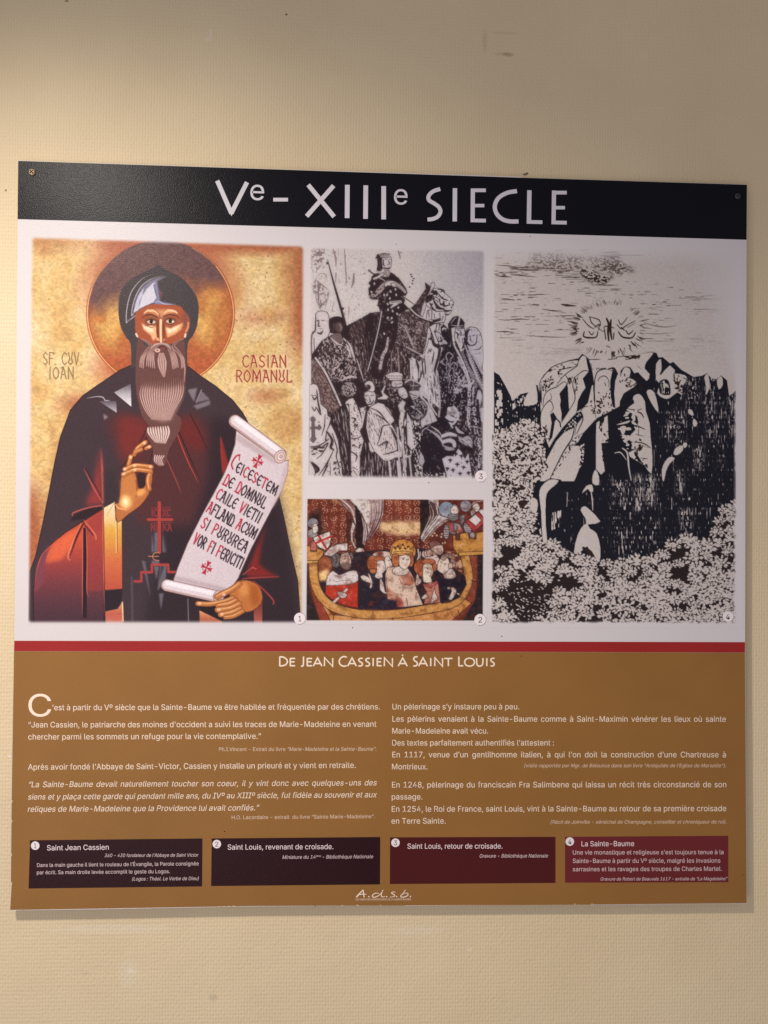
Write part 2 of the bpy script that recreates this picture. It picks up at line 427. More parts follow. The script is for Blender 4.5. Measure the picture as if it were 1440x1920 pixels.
    p.fan([(1195, 255), (1192, 310), (1235, 345)], [(1295, 262), (1270, 300), (1285, 345)], 5, 22, (206, 174, 168), LN, 6, taper=(.35, .3))
    # left sleeve
    p.poly([(640, 560), (600, 640), (575, 715), (735, 700), (712, 170), (690, 300)], (142, 58, 60), soft=22, alpha=.95)
    sl = [(740, 735), (560, 850), (400, 950), (265, 1060), (160, 1200), (122, 1350), (106, 1500), (112, 1790), (745, 1790)]
    p.poly(sl, vgrad(p, [(830, (176, 74, 58)), (1000, (196, 84, 60)), (1150, (170, 72, 62)), (1250, (146, 64, 64)), (1400, (118, 60, 66)), (1560, (92, 55, 64)), (1750, (74, 50, 60))]), line=(44, 30, 36), lw=8)
    p.poly([(520, 900), (300, 1040), (210, 1230), (360, 1200), (440, 1100)], (222, 106, 70), soft=16, alpha=.8)
    p.poly([(250, 1060), (165, 1200), (125, 1380), (118, 1500), (200, 1400), (215, 1230)], (126, 66, 78), soft=12)
    p.stroke([(122, 1420), (140, 1280), (185, 1160), (262, 1070)], 7, (200, 100, 92), taper=(.3, .6))
    p.stroke([(215, 1240), (250, 1140), (300, 1060)], 7, (216, 112, 86), taper=(.3, .6))
    p.poly([(590, 860), (590, 1480), (735, 1480), (735, 740)], (150, 62, 62), soft=12, alpha=.7)
    p.poly([(555, 915), (592, 900), (588, 1720), (556, 1720)], (46, 34, 40))
    p.stroke([(552, 920), (550, 1300), (548, 1690)], 8, (208, 96, 84), taper=(.9, .3)); p.stroke([(584, 880), (592, 1200), (590, 1470), (610, 1530)], 8, (208, 96, 84), taper=(.8, .3))
    p.stroke([(536, 870), (480, 1000), (420, 1160), (436, 1200)], 13, (216, 120, 92), taper=(.4, .7)); p.stroke([(566, 860), (500, 990), (440, 1160)], 22, (92, 42, 44), taper=(.5, .4))
    p.stroke([(566, 845), (660, 965), (672, 1015)], 14, (212, 108, 88), taper=(.4, .8)); p.stroke([(560, 870), (645, 975)], 12, (100, 44, 46))
    p.stroke([(735, 715), (736, 1000), (744, 1480), (746, 1700)], 7, (216, 110, 92), taper=(.9, .2))
    p.poly([(730, 720), (600, 730), (470, 800), (440, 850), (560, 830), (735, 745)], (52, 38, 42), soft=6)
    p.stroke([(728, 708), (600, 730), (470, 775), (462, 800)], 13, (176, 86, 84), taper=(.7, .6)); p.stroke([(560, 372), (640, 530), (732, 690)], 13, (176, 84, 80), taper=(.2, .6)); p.stroke([(585, 380), (660, 520), (735, 660)], 8, (74, 34, 38))
    p.poly([(716, 170), (728, 690), (742, 690), (736, 400)], (206, 100, 84), soft=3)
    p.poly([(742, 400), (840, 400), (880, 640), (836, 675), (745, 725)], (60, 49, 54), soft=20, alpha=.8)
    # cuff and lower sleeve
    p.poly([(740, 730), (840, 676), (852, 850), (906, 835), (910, 1460), (750, 1472)], vgrad(p, [(680, (236, 216, 186)), (830, (230, 196, 140)), (930, (216, 164, 78)), (1060, (212, 142, 72)), (1200, (204, 112, 70)), (1460, (186, 84, 66))]), line=(70, 38, 36), lw=5)
    p.stroke([(852, 850), (856, 1130)], 8, (236, 196, 130), 0); p.stroke([(840, 680), (775, 790), (780, 800)], 8, (196, 164, 130)); p.stroke([(862, 860), (862, 1130)], 6, (120, 70, 50), 0)
    p.poly([(752, 1482), (910, 1464), (905, 1560), (862, 1640), (755, 1662)], (48, 38, 44))
    p.poly([(757, 1664), (868, 1640), (912, 1575), (917, 1790), (760, 1790)], vgrad(p, [(1590, (212, 150, 104)), (1680, (190, 98, 78)), (1760, (196, 112, 96))]))
    p.stroke([(910, 1580), (916, 1750)], 10, (240, 206, 168), 0)
    # blessing hand
    SK, SD, SH = (182, 110, 66), (100, 54, 40), (230, 176, 124)
    p.poly([(886, 660), (898, 490), (910, 440), (1020, 400), (1046, 540), (1066, 560), (1100, 555), (1140, 470), (1180, 430), (1172, 520), (1140, 620), (1060, 720), (960, 790), (862, 862), (848, 700), (870, 690)], SK, 2, line=SD, lw=6)
    p.poly([(900, 480), (1010, 420), (1030, 540), (1050, 640), (980, 720), (900, 690)], (194, 124, 72), soft=14)
    p.stroke([(1030, 480), (1042, 560), (1030, 640)], 16, (150, 84, 46), taper=(.4, .4))
    p.ell(940, 680, 52, 66, (238, 186, 118), soft=14); p.ell(938, 678, 24, 34, (252, 232, 184), soft=10)
    p.ell(1076, 590, 46, 30, (226, 160, 96), soft=12, rot=-30)
    p.stroke([(848, 700), (880, 735), (950, 750)], 14, (228, 160, 110), taper=(.6, .3))
    def finger(q, w, c=SK):
        p.stroke(q, w * 1.22 + 5, SD); p.stroke(q, w * 1.22, c); p.stroke(np.asarray(q, float) + [-2, -4], w * .6, (204, 138, 84), taper=(.7, .6)); p.stroke(np.asarray(q, float) + [-3, -7], w * .25, SH, taper=(.5, .4))
    finger([(965, 345), (985, 268)], 30); finger([(1015, 250), (1050, 190), (1118, 140)], 30); finger([(1020, 232), (1080, 205)], 26); finger([(1120, 196), (1158, 178)], 24)
    finger([(1150, 560), (1140, 480), (1165, 405)], 34)
    finger([(930, 385), (1015, 350), (1090, 352), (1172, 362)], 30); finger([(915, 432), (1025, 388), (1100, 392), (1165, 400)], 30)
    p.poly([(1046, 428), (1110, 425), (1118, 510), (1096, 548), (1060, 548)], (58, 40, 44), 2)
    for c in ((1020, 350), (1022, 388), (932, 382), (922, 425), (984, 275), (1108, 146), (1150, 182), (1162, 360)):
        p.ell(c[0], c[1], 13, 11, (248, 214, 178), soft=3)
    # cross and letters on the habit
    RD, GR = (168, 66, 64), (120, 116, 128)
    for q in ([(1176, 950), (1196, 1130), (1172, 1130)], [(1200, 950), (1232, 950), (1228, 1130), (1196, 1130)], [(1272, 940), (1296, 1130), (1270, 1130)], [(1290, 960), (1306, 1130), (1300, 1130)], [(1192, 1255), (1240, 1255), (1216, 1380)],
              [(1250, 1250), (1310, 1250), (1300, 1380), (1225, 1480)], [(1175, 1205), (1240, 1205), (1240, 1240), (1175, 1240)], [(1085, 1205), (1112, 1210), (1165, 1535), (1130, 1400)], [(1238, 1500), (1282, 1500), (1256, 1650)], [(990, 1350), (998, 1350), (1004, 1750), (996, 1750)]):
        p.poly(q, GR, soft=3, alpha=.75)
    p.poly([(1262, 1255), (1285, 1255), (1235, 1400)], (60, 52, 62), soft=3)
    p.stroke([(1242, 685), (1242, 1130)], 30, RD, 0); p.stroke([(1140, 836), (1356, 836)], 24, RD, 0)
    p.stroke([(1020, 1392), (1080, 1392), (1080, 1310), (1175, 1310), (1175, 1242), (1320, 1242), (1326, 1308), (1420, 1308)], 22, RD, 0)
    p.stroke([(1238, 1132), (1196, 1140), (1182, 1168), (1196, 1196), (1238, 1206)], 7, (200, 130, 104)); p.stroke([(1146, 1167), (1236, 1167)], 7, (200, 130, 104), 0)
    DR = (138, 56, 60)
    for t, o, w in (('IC', (1168, 806), 60), ('XC', (1270, 806), 76), ('NI', (1164, 938), 62), ('KA', (1268, 938), 90)):
        p.glyphs(t, o, (w, 0), (0, -62), 10, DR)
    p.stroke([(1172, 732), (1222, 726)], 6, DR, 0); p.stroke([(1270, 732), (1340, 726)], 6, DR, 0); p.stroke([(1172, 866), (1222, 862)], 6, DR, 0); p.stroke([(1270, 862), (1350, 860)], 6, DR, 0)
    # right sleeve, holding hand
    p.view(280, 760, 4.57)
    p.poly([(1000, 1030), (900, 1260), (830, 1440), (850, 1480), (1110, 1470), (1000, 1410), (940, 1360), (960, 1200)], (128, 44, 44), soft=14)
    p.stroke([(612, 270), (620, 400), (632, 560)], 20, (160, 60, 52), taper=(.2, .7)); p.poly([(605, 270), (625, 300), (690, 560), (630, 600)], (140, 50, 48), soft=6)
    p.stroke([(800, 1486), (900, 1478), (1112, 1468)], 11, (160, 66, 68), taper=(.6, .5)); p.stroke([(892, 1505), (980, 1580), (1060, 1668), (1062, 1704)], 16, (150, 62, 66), taper=(.4, .7))
    p.stroke([(805, 1450), (890, 1385)], 12, (150, 70, 66), 0); p.stroke([(880, 1390), (915, 1400)], 20, (190, 84, 76), taper=(.4, .4))
    p.poly([(895, 1740), (968, 1690), (968, 1900), (898, 1900)], vgrad(p, [(1700, (120, 58, 54)), (1850, (170, 92, 82))]))
    p.poly([(430, 1758), (620, 1850), (640, 1900), (432, 1900)], vgrad(p, [(1760, (226, 152, 104)), (1850, (170, 92, 70))]))
    p.poly([(430, 1700), (560, 1720), (640, 1850), (430, 1750)], (44, 34, 38))
    p.stroke([(330, 1660), (336, 1850)], 8, (140, 130, 140), 0, .8)
    # scroll
    paper = [(745, 215), (735, 330), (690, 470), (640, 590), (560, 740), (440, 960), (330, 1180), (240, 1400), (205, 1510), (400, 1565), (640, 1610), (720, 1540), (762, 1480), (800, 1390), (872, 1230), (960, 1060), (1060, 870),
             (1140, 720), (1186, 570), (1190, 470), (1130, 480), (1060, 440)]
    p.poly(paper, (212, 198, 204), line=(110, 82, 82), lw=6)
    p.poly([(1190, 480), (1186, 570), (1140, 720), (1060, 870), (1040, 870), (1110, 720), (1150, 560)], (200, 180, 184), soft=8)
    p.poly([(760, 240), (1060, 450), (1100, 520), (1020, 470), (740, 300)], (190, 172, 176), soft=10)
    p.poly([(210, 1500), (640, 1600), (650, 1560), (225, 1460)], (190, 172, 178), soft=10)
    def roll(a, b, w):
        a, b = np.asarray(a, float), np.asarray(b, float)
        nrm = np.array([b[1] - a[1], a[0] - b[0]]); nrm /= np.hypot(*nrm)
        p.stroke([a, b], w, (120, 92, 90), 0)
        p.stroke([a, b], w - 8, (186, 158, 156), 0)
        p.stroke([a + nrm * w * .06, b + nrm * w * .06], w * .74, (222, 208, 214), 0)
        p.stroke([a + nrm * w * .18, b + nrm * w * .18], w * .34, (240, 232, 238), 0)
    roll((736, 136), (1120, 420), 112); roll((152, 1542), (590, 1640), 104)
    for cx, cy, rx, ry in ((1122, 440, 48, 58), (592, 1636, 44, 50)):
        p.ell(cx, cy, rx, ry, (214, 190, 190), rot=30, line=(146, 110, 104), lw=6)
        p.ell(cx + 4, cy, rx * .62, ry * .62, (228, 210, 208), rot=30, line=(156, 120, 112), lw=5)
        p.ell(cx + 8, cy - 2, rx * .28, ry * .28, (200, 172, 168), rot=30, line=(156, 120, 112), lw=4)
    p.poly([(760, 1512), (830, 1498), (920, 1530), (962, 1600), (962, 1690), (880, 1762), (800, 1764), (735, 1690), (690, 1680), (690, 1620)], (190, 116, 64), 2, line=SD, lw=6)
    p.poly([(850, 1520), (940, 1560), (955, 1680), (890, 1740), (860, 1640)], (170, 92, 46), soft=16)
    p.poly([(730, 1650), (760, 1700), (806, 1750), (770, 1740), (735, 1700)], (246, 218, 170), soft=6); p.ell(810, 1580, 40, 60, (216, 144, 82), soft=18)
    for q, w in (([(415, 1698), (520, 1702), (640, 1680), (720, 1650)], 32), ([(590, 1716), (680, 1700), (740, 1670)], 36), ([(585, 1752), (690, 1738), (770, 1700)], 38), ([(610, 1792), (700, 1776), (780, 1740)], 36), ([(650, 1816), (720, 1806), (800, 1764)], 28), ([(580, 1640), (640, 1608), (700, 1580), (770, 1530)], 40)):
        finger(q, w, (184, 112, 64))
    for c in ((430, 1698), (640, 1622), (596, 1752), (622, 1792)):
        p.ell(c[0], c[1], 16, 9, (246, 212, 184), soft=3)
    # scroll writing
    B_, R_ = (54, 38, 46), (176, 50, 68)
    for text, o, e, up, reds in ((' EICESETEM', (702, 548), (1082, 778), (34, -84), (0, 3, 5, 7)), ('DE DOMNUL', (624, 672), (985, 888), (42, -86), (0, 3)), ('CAILE VIETII', (558, 792), (940, 1014), (42, -84), (0, 6)),
                                 ('AFLAND ACUM', (482, 908), (900, 1150), (42, -86), (0, 7)), ('SI PURUREA', (430, 1040), (822, 1268), (44, -86), (0, 3)), ('VOR FI FERICITI', (366, 1180), (782, 1406), (40, -90), (0, 4, 7))):
        o, e = np.array(o, float), np.array(e, float)
        p.glyphs(text, o, e - o, up, 11.5, [R_ if i in reds else B_ for i in range(len(text))])
    p.stroke([(716, 545), (706, 500), (740, 440), (775, 425)], 14, R_); p.stroke([(775, 425), (770, 470)], 9, R_)
    for cx, cy in ((928, 480), (490, 1392)):
        for k in range(4):
            a = np.radians(25 + 90 * k)
            u, v = np.array([np.cos(a), np.sin(a)]), np.array([-np.sin(a), np.cos(a)])
            o = np.array([cx, cy])
            L = 62 if k % 2 else 50
            p.poly([o + v * 3, o + u * L + v * 20, o + u * (L - 6), o + u * L - v * 20, o - v * 3], R_)
            q = o + (u + v) * 24
            p.ell(q[0], q[1], 6, 6, R_)
    # lettering in the gold ground
    p.view(40, 440, 4.8)
    p.glyphs('SF. CUV.', (190, 1170), (360, 0), (0, -108), 11, (140, 116, 84)); p.glyphs('IOAN', (240, 1300), (238, 0), (0, -108), 11, (140, 116, 84))
    p.view(320, 440, 5.054)
    for dx, c, w in ((4, (232, 190, 160), 20), (0, (150, 66, 48), 12)):
        p.glyphs('CASIAN', (672 + dx, 1256), (430, 0), (0, -112), w, c); p.glyphs('ROMANUL', (612 + dx, 1396), (545, 0), (0, -112), w, c)
    # wear and weave of the printed image
    g = p.noise(1.5, 1.5, 1)
    p.buf *= (.95 + .10 * g)[..., None]
    p.feather((61, 54), (446, 463), (568, 565), (1166, 1166), 9)
    return p


def paint_mini():
    # a miniature: a crowned king and his company in a ship
    p = Painter(573, 926, 914, 1172, seed=8)
    DK, GOLD, PALE, LINE = (40, 29, 32), (196, 138, 76), (214, 200, 193), (44, 28, 28)
    X, Y = np.meshgrid(np.arange(p.w) + p.x0, np.arange(p.h) + p.y0)
    n = p.noise(30, 30, 3)
    p.buf[:] = mixc((92, 38, 32), (126, 58, 44), np.clip((n - .3) * 2.4, 0, 1))
    p.view(565, 920, 7.383)
    F = lambda x, y: (x, y)
    G = lambda q: [(x + 1255, y) for x, y in q]           # second tracing sheet, 170 units of print to the right
    # diapered ground: rows of small rings of dots
    rng = np.random.default_rng(4)
    for j in range(8):
        y = 170 + j * 104
        p.stroke([(80, y + 58), (1800, y + 58)], 5, (176, 108, 84), 0, .5)
        for i in range(14):
            x = 60 + i * 128 + (j % 2) * 10
            if 90 < x < 260 and 310 < y < 600:
                continue
            for k in range(10):
                a = k * np.pi / 5 + .2
                if rng.random() < .82:
                    p.ell(x + 38 * np.cos(a), y + 36 * np.sin(a), 8, 8, (226, 178, 146), alpha=.5 + .5 * rng.random())
            p.ell(x, y, 9, 9, (220, 160, 130), alpha=.8)
    p.poly([(90, 340), (260, 240), (300, 620), (420, 680), (300, 860), (200, 700), (90, 640)], DK, soft=26, alpha=.9)
    p.poly([(640, 300), (720, 420), (690, 700), (640, 700)], DK, soft=26, alpha=.8)
    p.poly(G([(-170, 430), (400, 420), (400, 600), (100, 620), (-160, 560)]), (236, 200, 150), soft=22, alpha=.92)
    p.poly([(370, 110), (560, 110), (620, 200), (480, 160)], (220, 170, 120), soft=20, alpha=.8)
    # sails and masts
    p.poly([(600, 60), (1140, 60), (1135, 320), (1062, 520), (935, 690), (905, 700), (925, 590), (905, 480), (830, 310), (740, 200)], (206, 198, 198), line=LINE, lw=9)
    p.poly([(935, 60), (1140, 60), (1135, 320), (1062, 520), (935, 690), (905, 700), (935, 560), (950, 300)], (180, 160, 160))
    for k, (q, w) in enumerate((([(1120, 80), (1110, 320), (1030, 520), (920, 690)], 20), ([(1075, 100), (1070, 330), (1000, 520), (915, 680)], 12), ([(1030, 180), (1035, 340), (970, 540), (920, 640)], 14), ([(960, 160), (975, 330), (945, 520)], 11), ([(1000, 80), (1010, 300), (985, 440)], 7))):
        p.stroke(q, w, (112, 66, 70) if k % 2 else (74, 44, 48), taper=(.4, 1))
    p.poly([(470, 90), (610, 110), (740, 225), (800, 330), (790, 480), (740, 470), (690, 330), (590, 220)], (150, 118, 116), line=LINE, lw=9)
    p.stroke([(540, 110), (690, 250), (745, 430)], 14, (214, 196, 190)); p.stroke([(580, 120), (720, 240), (770, 420)], 9, (90, 56, 58)); p.stroke([(500, 110), (650, 240), (720, 400)], 9, (80, 50, 52))
    mast = [(745, 200), (800, 280), (850, 400), (880, 520), (870, 780), (905, 860), (910, 1100), (860, 1640), (785, 1640), (770, 820), (740, 640), (755, 470)]
    p.poly(mast, DK, 2)
    p.poly([(825, 330), (900, 470), (915, 600), (880, 760), (845, 740), (860, 520)], (196, 178, 178), line=LINE, lw=7); p.stroke([(850, 380), (885, 560), (865, 740)], 10, (96, 62, 66))
    p.poly([(712, 425), (750, 490), (712, 600), (715, 700), (770, 800), (735, 800), (685, 690), (680, 540)], PALE, line=LINE, lw=8); p.stroke([(735, 520), (728, 640), (750, 740)], 12, (110, 74, 76))
    p.poly([(740, 830), (800, 790), (860, 800), (910, 920), (890, 1020), (850, 930), (760, 850)], PALE, line=LINE, lw=7)
    for k in range(4):
        p.stroke([(835 + k * 6, 830 + k * 26), (905, 880 + k * 28)], 8, (140, 50, 50), 0)
    p.stroke([(790, 1050), (860, 990), (890, 960)], 26, PALE, taper=(.3, .6)); p.stroke([(886, 1000), (890, 1080)], 14, PALE, taper=(.8, .2))
    p.poly(G([(385, 100), (505, 100), (515, 330), (470, 480), (400, 610), (400, 760), (375, 760), (392, 560)]), DK)
    p.poly(G([(500, 100), (650, 100), (650, 340), (800, 380), (620, 520), (480, 650), (410, 710), (395, 640), (470, 480), (530, 350)]), (204, 196, 198), line=LINE, lw=8)
    p.poly(G([(515, 130), (600, 180), (630, 330), (560, 420), (450, 560), (540, 360)]), (82, 56, 58), soft=3)
    for q in ([(520, 190), (560, 330), (480, 500)], [(610, 180), (640, 330), (500, 530), (410, 680)], [(690, 370), (560, 500), (420, 690)], [(790, 380), (640, 480), (500, 620)]):
        p.stroke(G(q), 9, (66, 44, 46)); p.stroke(G([(x + 14, y + 8) for x, y in q]), 8, (220, 212, 212))
    p.poly(G([(690, 470), (780, 430), (840, 590), (760, 700), (560, 660), (600, 560)]), (84, 40, 40), soft=6)
    for x, y in ((590, 590), (620, 620), (560, 625), (690, 600), (680, 640), (735, 720), (700, 730)):
        p.ell(x + 1255, y, 12, 12, (226, 190, 160))
    # hull
    p.poly([(60, 990), (140, 1000), (200, 1450), (290, 1830), (60, 1830)], (44, 36, 36)); p.poly(G([(1170, 870), (1300, 870), (1300, 1830), (960, 1830), (1150, 1520)]), (42, 36, 40))
    p.poly([(90, 1000), (160, 1000), (200, 1290), (270, 1500), (420, 1700), (470, 1830), (270, 1830), (160, 1500), (110, 1300)], (146, 62, 46), soft=4)
    p.poly(G([(1100, 890), (1180, 890), (1180, 1260), (1150, 1490), (1000, 1700), (800, 1830), (700, 1830), (1000, 1600), (1080, 1400)]), (138, 66, 52), soft=4)
    p.poly([(250, 1500), (430, 1720), (1000, 1760), (1329, 1750)] + G([(400, 1720), (800, 1640), (1020, 1500), (1100, 1560), (850, 1780), (780, 1830)]) + [(420, 1830)], (202, 138, 80), line=LINE, lw=8)
    p.poly([(210, 930), (420, 880)] + G([(300, 780), (930, 880), (1030, 1150), (930, 1480), (600, 1590)]) + [(1255, 1640), (800, 1630), (420, 1540), (250, 1330)], (46, 34, 42))
    p.poly([(230, 960), (330, 900), (440, 960), (420, 1080), (340, 1240), (250, 1240)], (150, 84, 56), soft=10); p.poly([(240, 1150), (300, 1110), (380, 1080), (340, 1240), (250, 1245)], (236, 196, 130), soft=16)
    p.poly(G([(740, 840), (880, 850), (960, 960), (1010, 1170), (900, 1100), (800, 920)]), (196, 150, 122), soft=6); p.grain(G([(740, 840), (880, 850), (960, 960), (1010, 1170), (900, 1100), (800, 920)]), (96, 46, 40), .52, 5)
    band = [(165, 1000), (178, 1230), (250, 1430), (420, 1600), (700, 1690), (1000, 1715), (1329, 1705)] + G([(400, 1655), (800, 1575), (980, 1440), (1060, 1200), (1015, 930)])
    p.stroke(band, 128, LINE); p.stroke(band, 112, GOLD); p.stroke([(x + 14, y - 16) for x, y in band], 40, (206, 150, 86), alpha=.6)
    for q in ([(440, 1720), (446, 1800)], [(1268, 1760), (1270, 1800)], G([(910, 1650), (940, 1730)]), G([(1100, 1250), (1190, 1256)])):
        p.stroke(q, 10, LINE, 0)
    # towers with soldiers
    def face(q, hair=None, c=PALE, lw=8):
        p.poly(q, c, 3, line=LINE, lw=lw)
    p.ell(160, 450, 76, 70, (128, 124, 136), line=LINE, lw=8)
    p.poly([(90, 560), (150, 520), (230, 600), (200, 650), (90, 650)], (140, 134, 138), line=LINE, lw=8)
    face([(150, 480), (205, 450), (235, 530), (210, 580), (165, 590)]); p.stroke([(165, 500), (190, 492)], 7, LINE, 0); p.stroke([(200, 540), (225, 535)], 5, LINE, 0); p.stroke([(205, 485), (222, 480)], 6, LINE, 0)
    p.poly([(60, 640), (150, 650), (200, 760), (60, 770)], (150, 70, 62))
    p.poly([(60, 765), (128, 765), (128, 840), (215, 842), (215, 790), (308, 835), (302, 890), (240, 965), (60, 972)], GOLD, line=LINE, lw=9)
    p.poly([(60, 970), (240, 966), (230, 1000), (60, 1010)], (214, 160, 86), line=LINE, lw=8)
    p.poly([(130, 700), (210, 690), (215, 830), (130, 832)], (180, 104, 94), line=LINE, lw=8)
    p.poly([(160, 652), (390, 560), (416, 640), (400, 740), (350, 828), (250, 790), (190, 725)], (222, 214, 206), line=LINE, lw=10)
    p.stroke([(242, 628), (352, 810)], 30, (176, 48, 48), 0); p.stroke([(198, 728), (416, 632)], 30, (176, 48, 48), 0); p.ell(248, 690, 9, 12, (176, 48, 48))
    p.poly(G([(700, 440), (850, 430), (1000, 450), (1130, 560), (1000, 700), (820, 640)]), (92, 52, 54))
    p.ell(1255 + 752, 258, 108, 108, (132, 144, 162), line=LINE, lw=9); p.ell(1255 + 1020, 212, 78, 82, (146, 142, 152), line=LINE, lw=8)
    p.poly(G([(780, 330), (920, 320), (920, 400), (840, 430), (770, 400)]), (128, 128, 134), line=LINE, lw=8)
    for k in range(3):
        p.stroke(G([(785, 345 + 28 * k), (850, 362 + 28 * k), (915, 340 + 28 * k)]), 7, LINE)
    face(G([(810, 240), (870, 200), (920, 260), (915, 310), (850, 325), (812, 300)])); p.stroke(G([(830, 262), (862, 268)]), 7, LINE, 0); p.stroke(G([(880, 280), (905, 278)]), 6, LINE, 0)
    p.stroke(G([(820, 240), (870, 195), (930, 270)]), 12, (120, 122, 132))
    p.poly(G([(750, 440), (860, 440), (870, 590), (810, 600), (770, 540)]), (158, 84, 80), line=LINE, lw=8)
    p.poly(G([(880, 450), (940, 470), (990, 570), (900, 600), (880, 560)]), (186, 110, 96), line=LINE, lw=8)
    p.poly(G([(860, 440), (900, 450), (900, 560), (855, 560)]), (130, 140, 158), line=LINE, lw=8); p.stroke(G([(900, 470), (940, 490), (930, 530)]), 14, (150, 150, 160))
    p.ell(1255 + 752, 572, 42, 98, (166, 160, 164), line=LINE, lw=8)
    for k in range(5):
        p.stroke(G([(722, 510 + 32 * k), (752, 500 + 34 * k), (784, 512 + 32 * k)]), 8, LINE)
    p.ell(1255 + 1045, 520, 50, 80, (160, 152, 158), line=LINE, lw=8, rot=-24)
    for k in range(5):
        p.stroke(G([(1006 + 8 * k, 470 + 26 * k), (1078 + 4 * k, 462 + 30 * k)]), 6, LINE)
    p.poly(G([(930, 350), (1010, 330), (1000, 430), (960, 480)]), (120, 120, 130), line=LINE, lw=7)
    face(G([(1110, 210), (1170, 170), (1215, 220), (1200, 280), (1140, 290)])); p.stroke(G([(1140, 230), (1160, 226)]), 7, LINE, 0); p.stroke(G([(1175, 220), (1192, 216)]), 6, LINE, 0); p.stroke(G([(1100, 200), (1150, 160), (1250, 140)]), 14, (150, 146, 150))
    p.poly(G([(1080, 290), (1130, 250), (1160, 300), (1100, 360)]), (170, 164, 164), line=LINE, lw=8)
    p.poly(G([(1010, 425), (1190, 290), (1290, 400), (1290, 440), (1130, 570)]), (172, 58, 58), line=LINE, lw=8)
    p.poly(G([(1060, 405), (1155, 325), (1240, 408), (1160, 490)]), (216, 210, 212), line=LINE, lw=8); p.poly(G([(1200, 280), (1300, 230), (1300, 400)]), (212, 206, 210))
    p.poly(G([(840, 618), (880, 618), (880, 682), (940, 682), (940, 592), (1048, 578), (1072, 662), (1162, 668), (1170, 582), (1300, 560), (1300, 880), (930, 905), (850, 800)]), (196, 138, 70), line=LINE, lw=9)
    p.poly(G([(920, 852), (1300, 838), (1300, 882), (930, 905)]), (206, 148, 78), line=LINE, lw=8)
    p.ell(1255 + 850, 585, 34, 22, (140, 146, 160), line=LINE, lw=7); p.ell(1255 + 1110, 620, 36, 46, (160, 150, 154), line=LINE, lw=8)
    # company in the ship
    p.poly([(335, 1310), (430, 1240), (700, 1240), (785, 1260), (785, 1625), (700, 1610), (540, 1570), (420, 1500), (330, 1430)], (184, 56, 42), line=LINE, lw=8)
    p.poly([(345, 1310), (360, 1190), (440, 1110), (520, 1170), (650, 1120), (760, 1110), (788, 1240), (690, 1290), (560, 1305), (440, 1310)], (216, 204, 204), 2, line=(90, 70, 72), lw=7)
    for q in ([(430, 1235), (500, 1260), (560, 1240), (650, 1250)], [(380, 1250), (420, 1240)], [(400, 1200), (390, 1260)], [(470, 1170), (530, 1190), (640, 1160)], [(545, 1280), (555, 1310)], [(690, 1170), (750, 1180)]):
        p.stroke(q, 10, (120, 106, 108), taper=(.5, .5))
    p.ell(480, 960, 70, 96, (86, 80, 82), line=LINE, lw=7); p.ell(690, 910, 34, 60, (92, 86, 88), line=LINE, lw=8); p.ell(480, 1030, 52, 36, (96, 90, 92), line=LINE, lw=8)
    for q in ([(440, 900), (470, 960), (440, 1010)], [(490, 880), (520, 950), (490, 1030)], [(680, 880), (706, 920)]):
        p.stroke(q, 9, (150, 144, 146))
    p.poly([(555, 880), (640, 850), (690, 940), (682, 1050), (620, 1090), (550, 1050), (530, 960)], (206, 184, 172), 2, line=LINE, lw=8)
    p.poly([(545, 1000), (600, 985), (680, 1010), (680, 1060), (630, 1095), (560, 1060)], (128, 116, 112), 2)
    p.stroke([(590, 915), (620, 900)], 9, LINE, 0); p.stroke([(640, 900), (655, 960), (635, 975)], 7, (120, 60, 50)); p.ell(605, 935, 12, 8, LINE); p.stroke([(620, 995), (665, 985)], 7, (110, 50, 44), 0); p.stroke([(640, 890), (668, 885)], 9, LINE, 0)
    p.poly([(310, 888), (390, 790), (500, 740), (640, 720), (642, 830), (530, 832), (410, 912)], (212, 202, 200), 0, line=LINE, lw=9)
    p.stroke([(455, 1540), (630, 1365)], 40, LINE, 0); p.stroke([(455, 1540), (630, 1365)], 30, PALE, 0)
    p.poly([(490, 1410), (540, 1395), (630, 1430), (620, 1470), (580, 1495), (520, 1460)], PALE, 2, line=LINE, lw=8)
    for k in range(3):
        p.stroke([(575 + 18 * k, 1440), (580 + 18 * k, 1490 - 8 * k)], 5, LINE, 0)
    # the dark robed pair by the mast
    p.poly([(900, 1150), (1010, 1160), (1120, 1200), (1250, 1130), (1280, 1400), (1300, 1640), (800, 1640), (800, 1180)], (42, 36, 46))
    p.poly([(1080, 1480), (1260, 1440), (1300, 1640), (1000, 1640)], (40, 34, 50), soft=10); p.poly([(910, 1590), (980, 1510), (1000, 1600)], (92, 40, 38), soft=3)
    p.ell(1130, 900, 150, 64, (206, 186, 180), line=LINE, lw=8); p.ell(1090, 870, 46, 30, (120, 60, 52), soft=6)
    face([(1150, 940), (1200, 900), (1255, 1000), (1262, 1070), (1220, 1100), (1225, 1170), (1170, 1130)]); p.stroke([(1200, 970), (1225, 962)], 7, LINE, 0); p.stroke([(1225, 1040), (1258, 1036)], 6, (130, 50, 44), 0); p.stroke([(1240, 960), (1256, 1010)], 6, LINE, 0)
    p.ell(985, 1010, 76, 112, (178, 102, 62), line=LINE, lw=7); p.ell(1080, 940, 74, 38, (172, 96, 66), line=LINE, lw=8); p.ell(995, 1110, 50, 36, (182, 106, 62), line=LINE, lw=8)
    for k in range(5):
        p.stroke([(935 + 18 * k, 940 - 6 * k), (960 + 14 * k, 1010), (940 + 20 * k, 1090)], 7, (128, 58, 32))
    p.poly([(1040, 985), (1130, 960), (1160, 1030), (1165, 1100), (1120, 1150), (1130, 1190), (1085, 1222), (1010, 1190), (1045, 1120)], PALE, 2, line=LINE, lw=8)
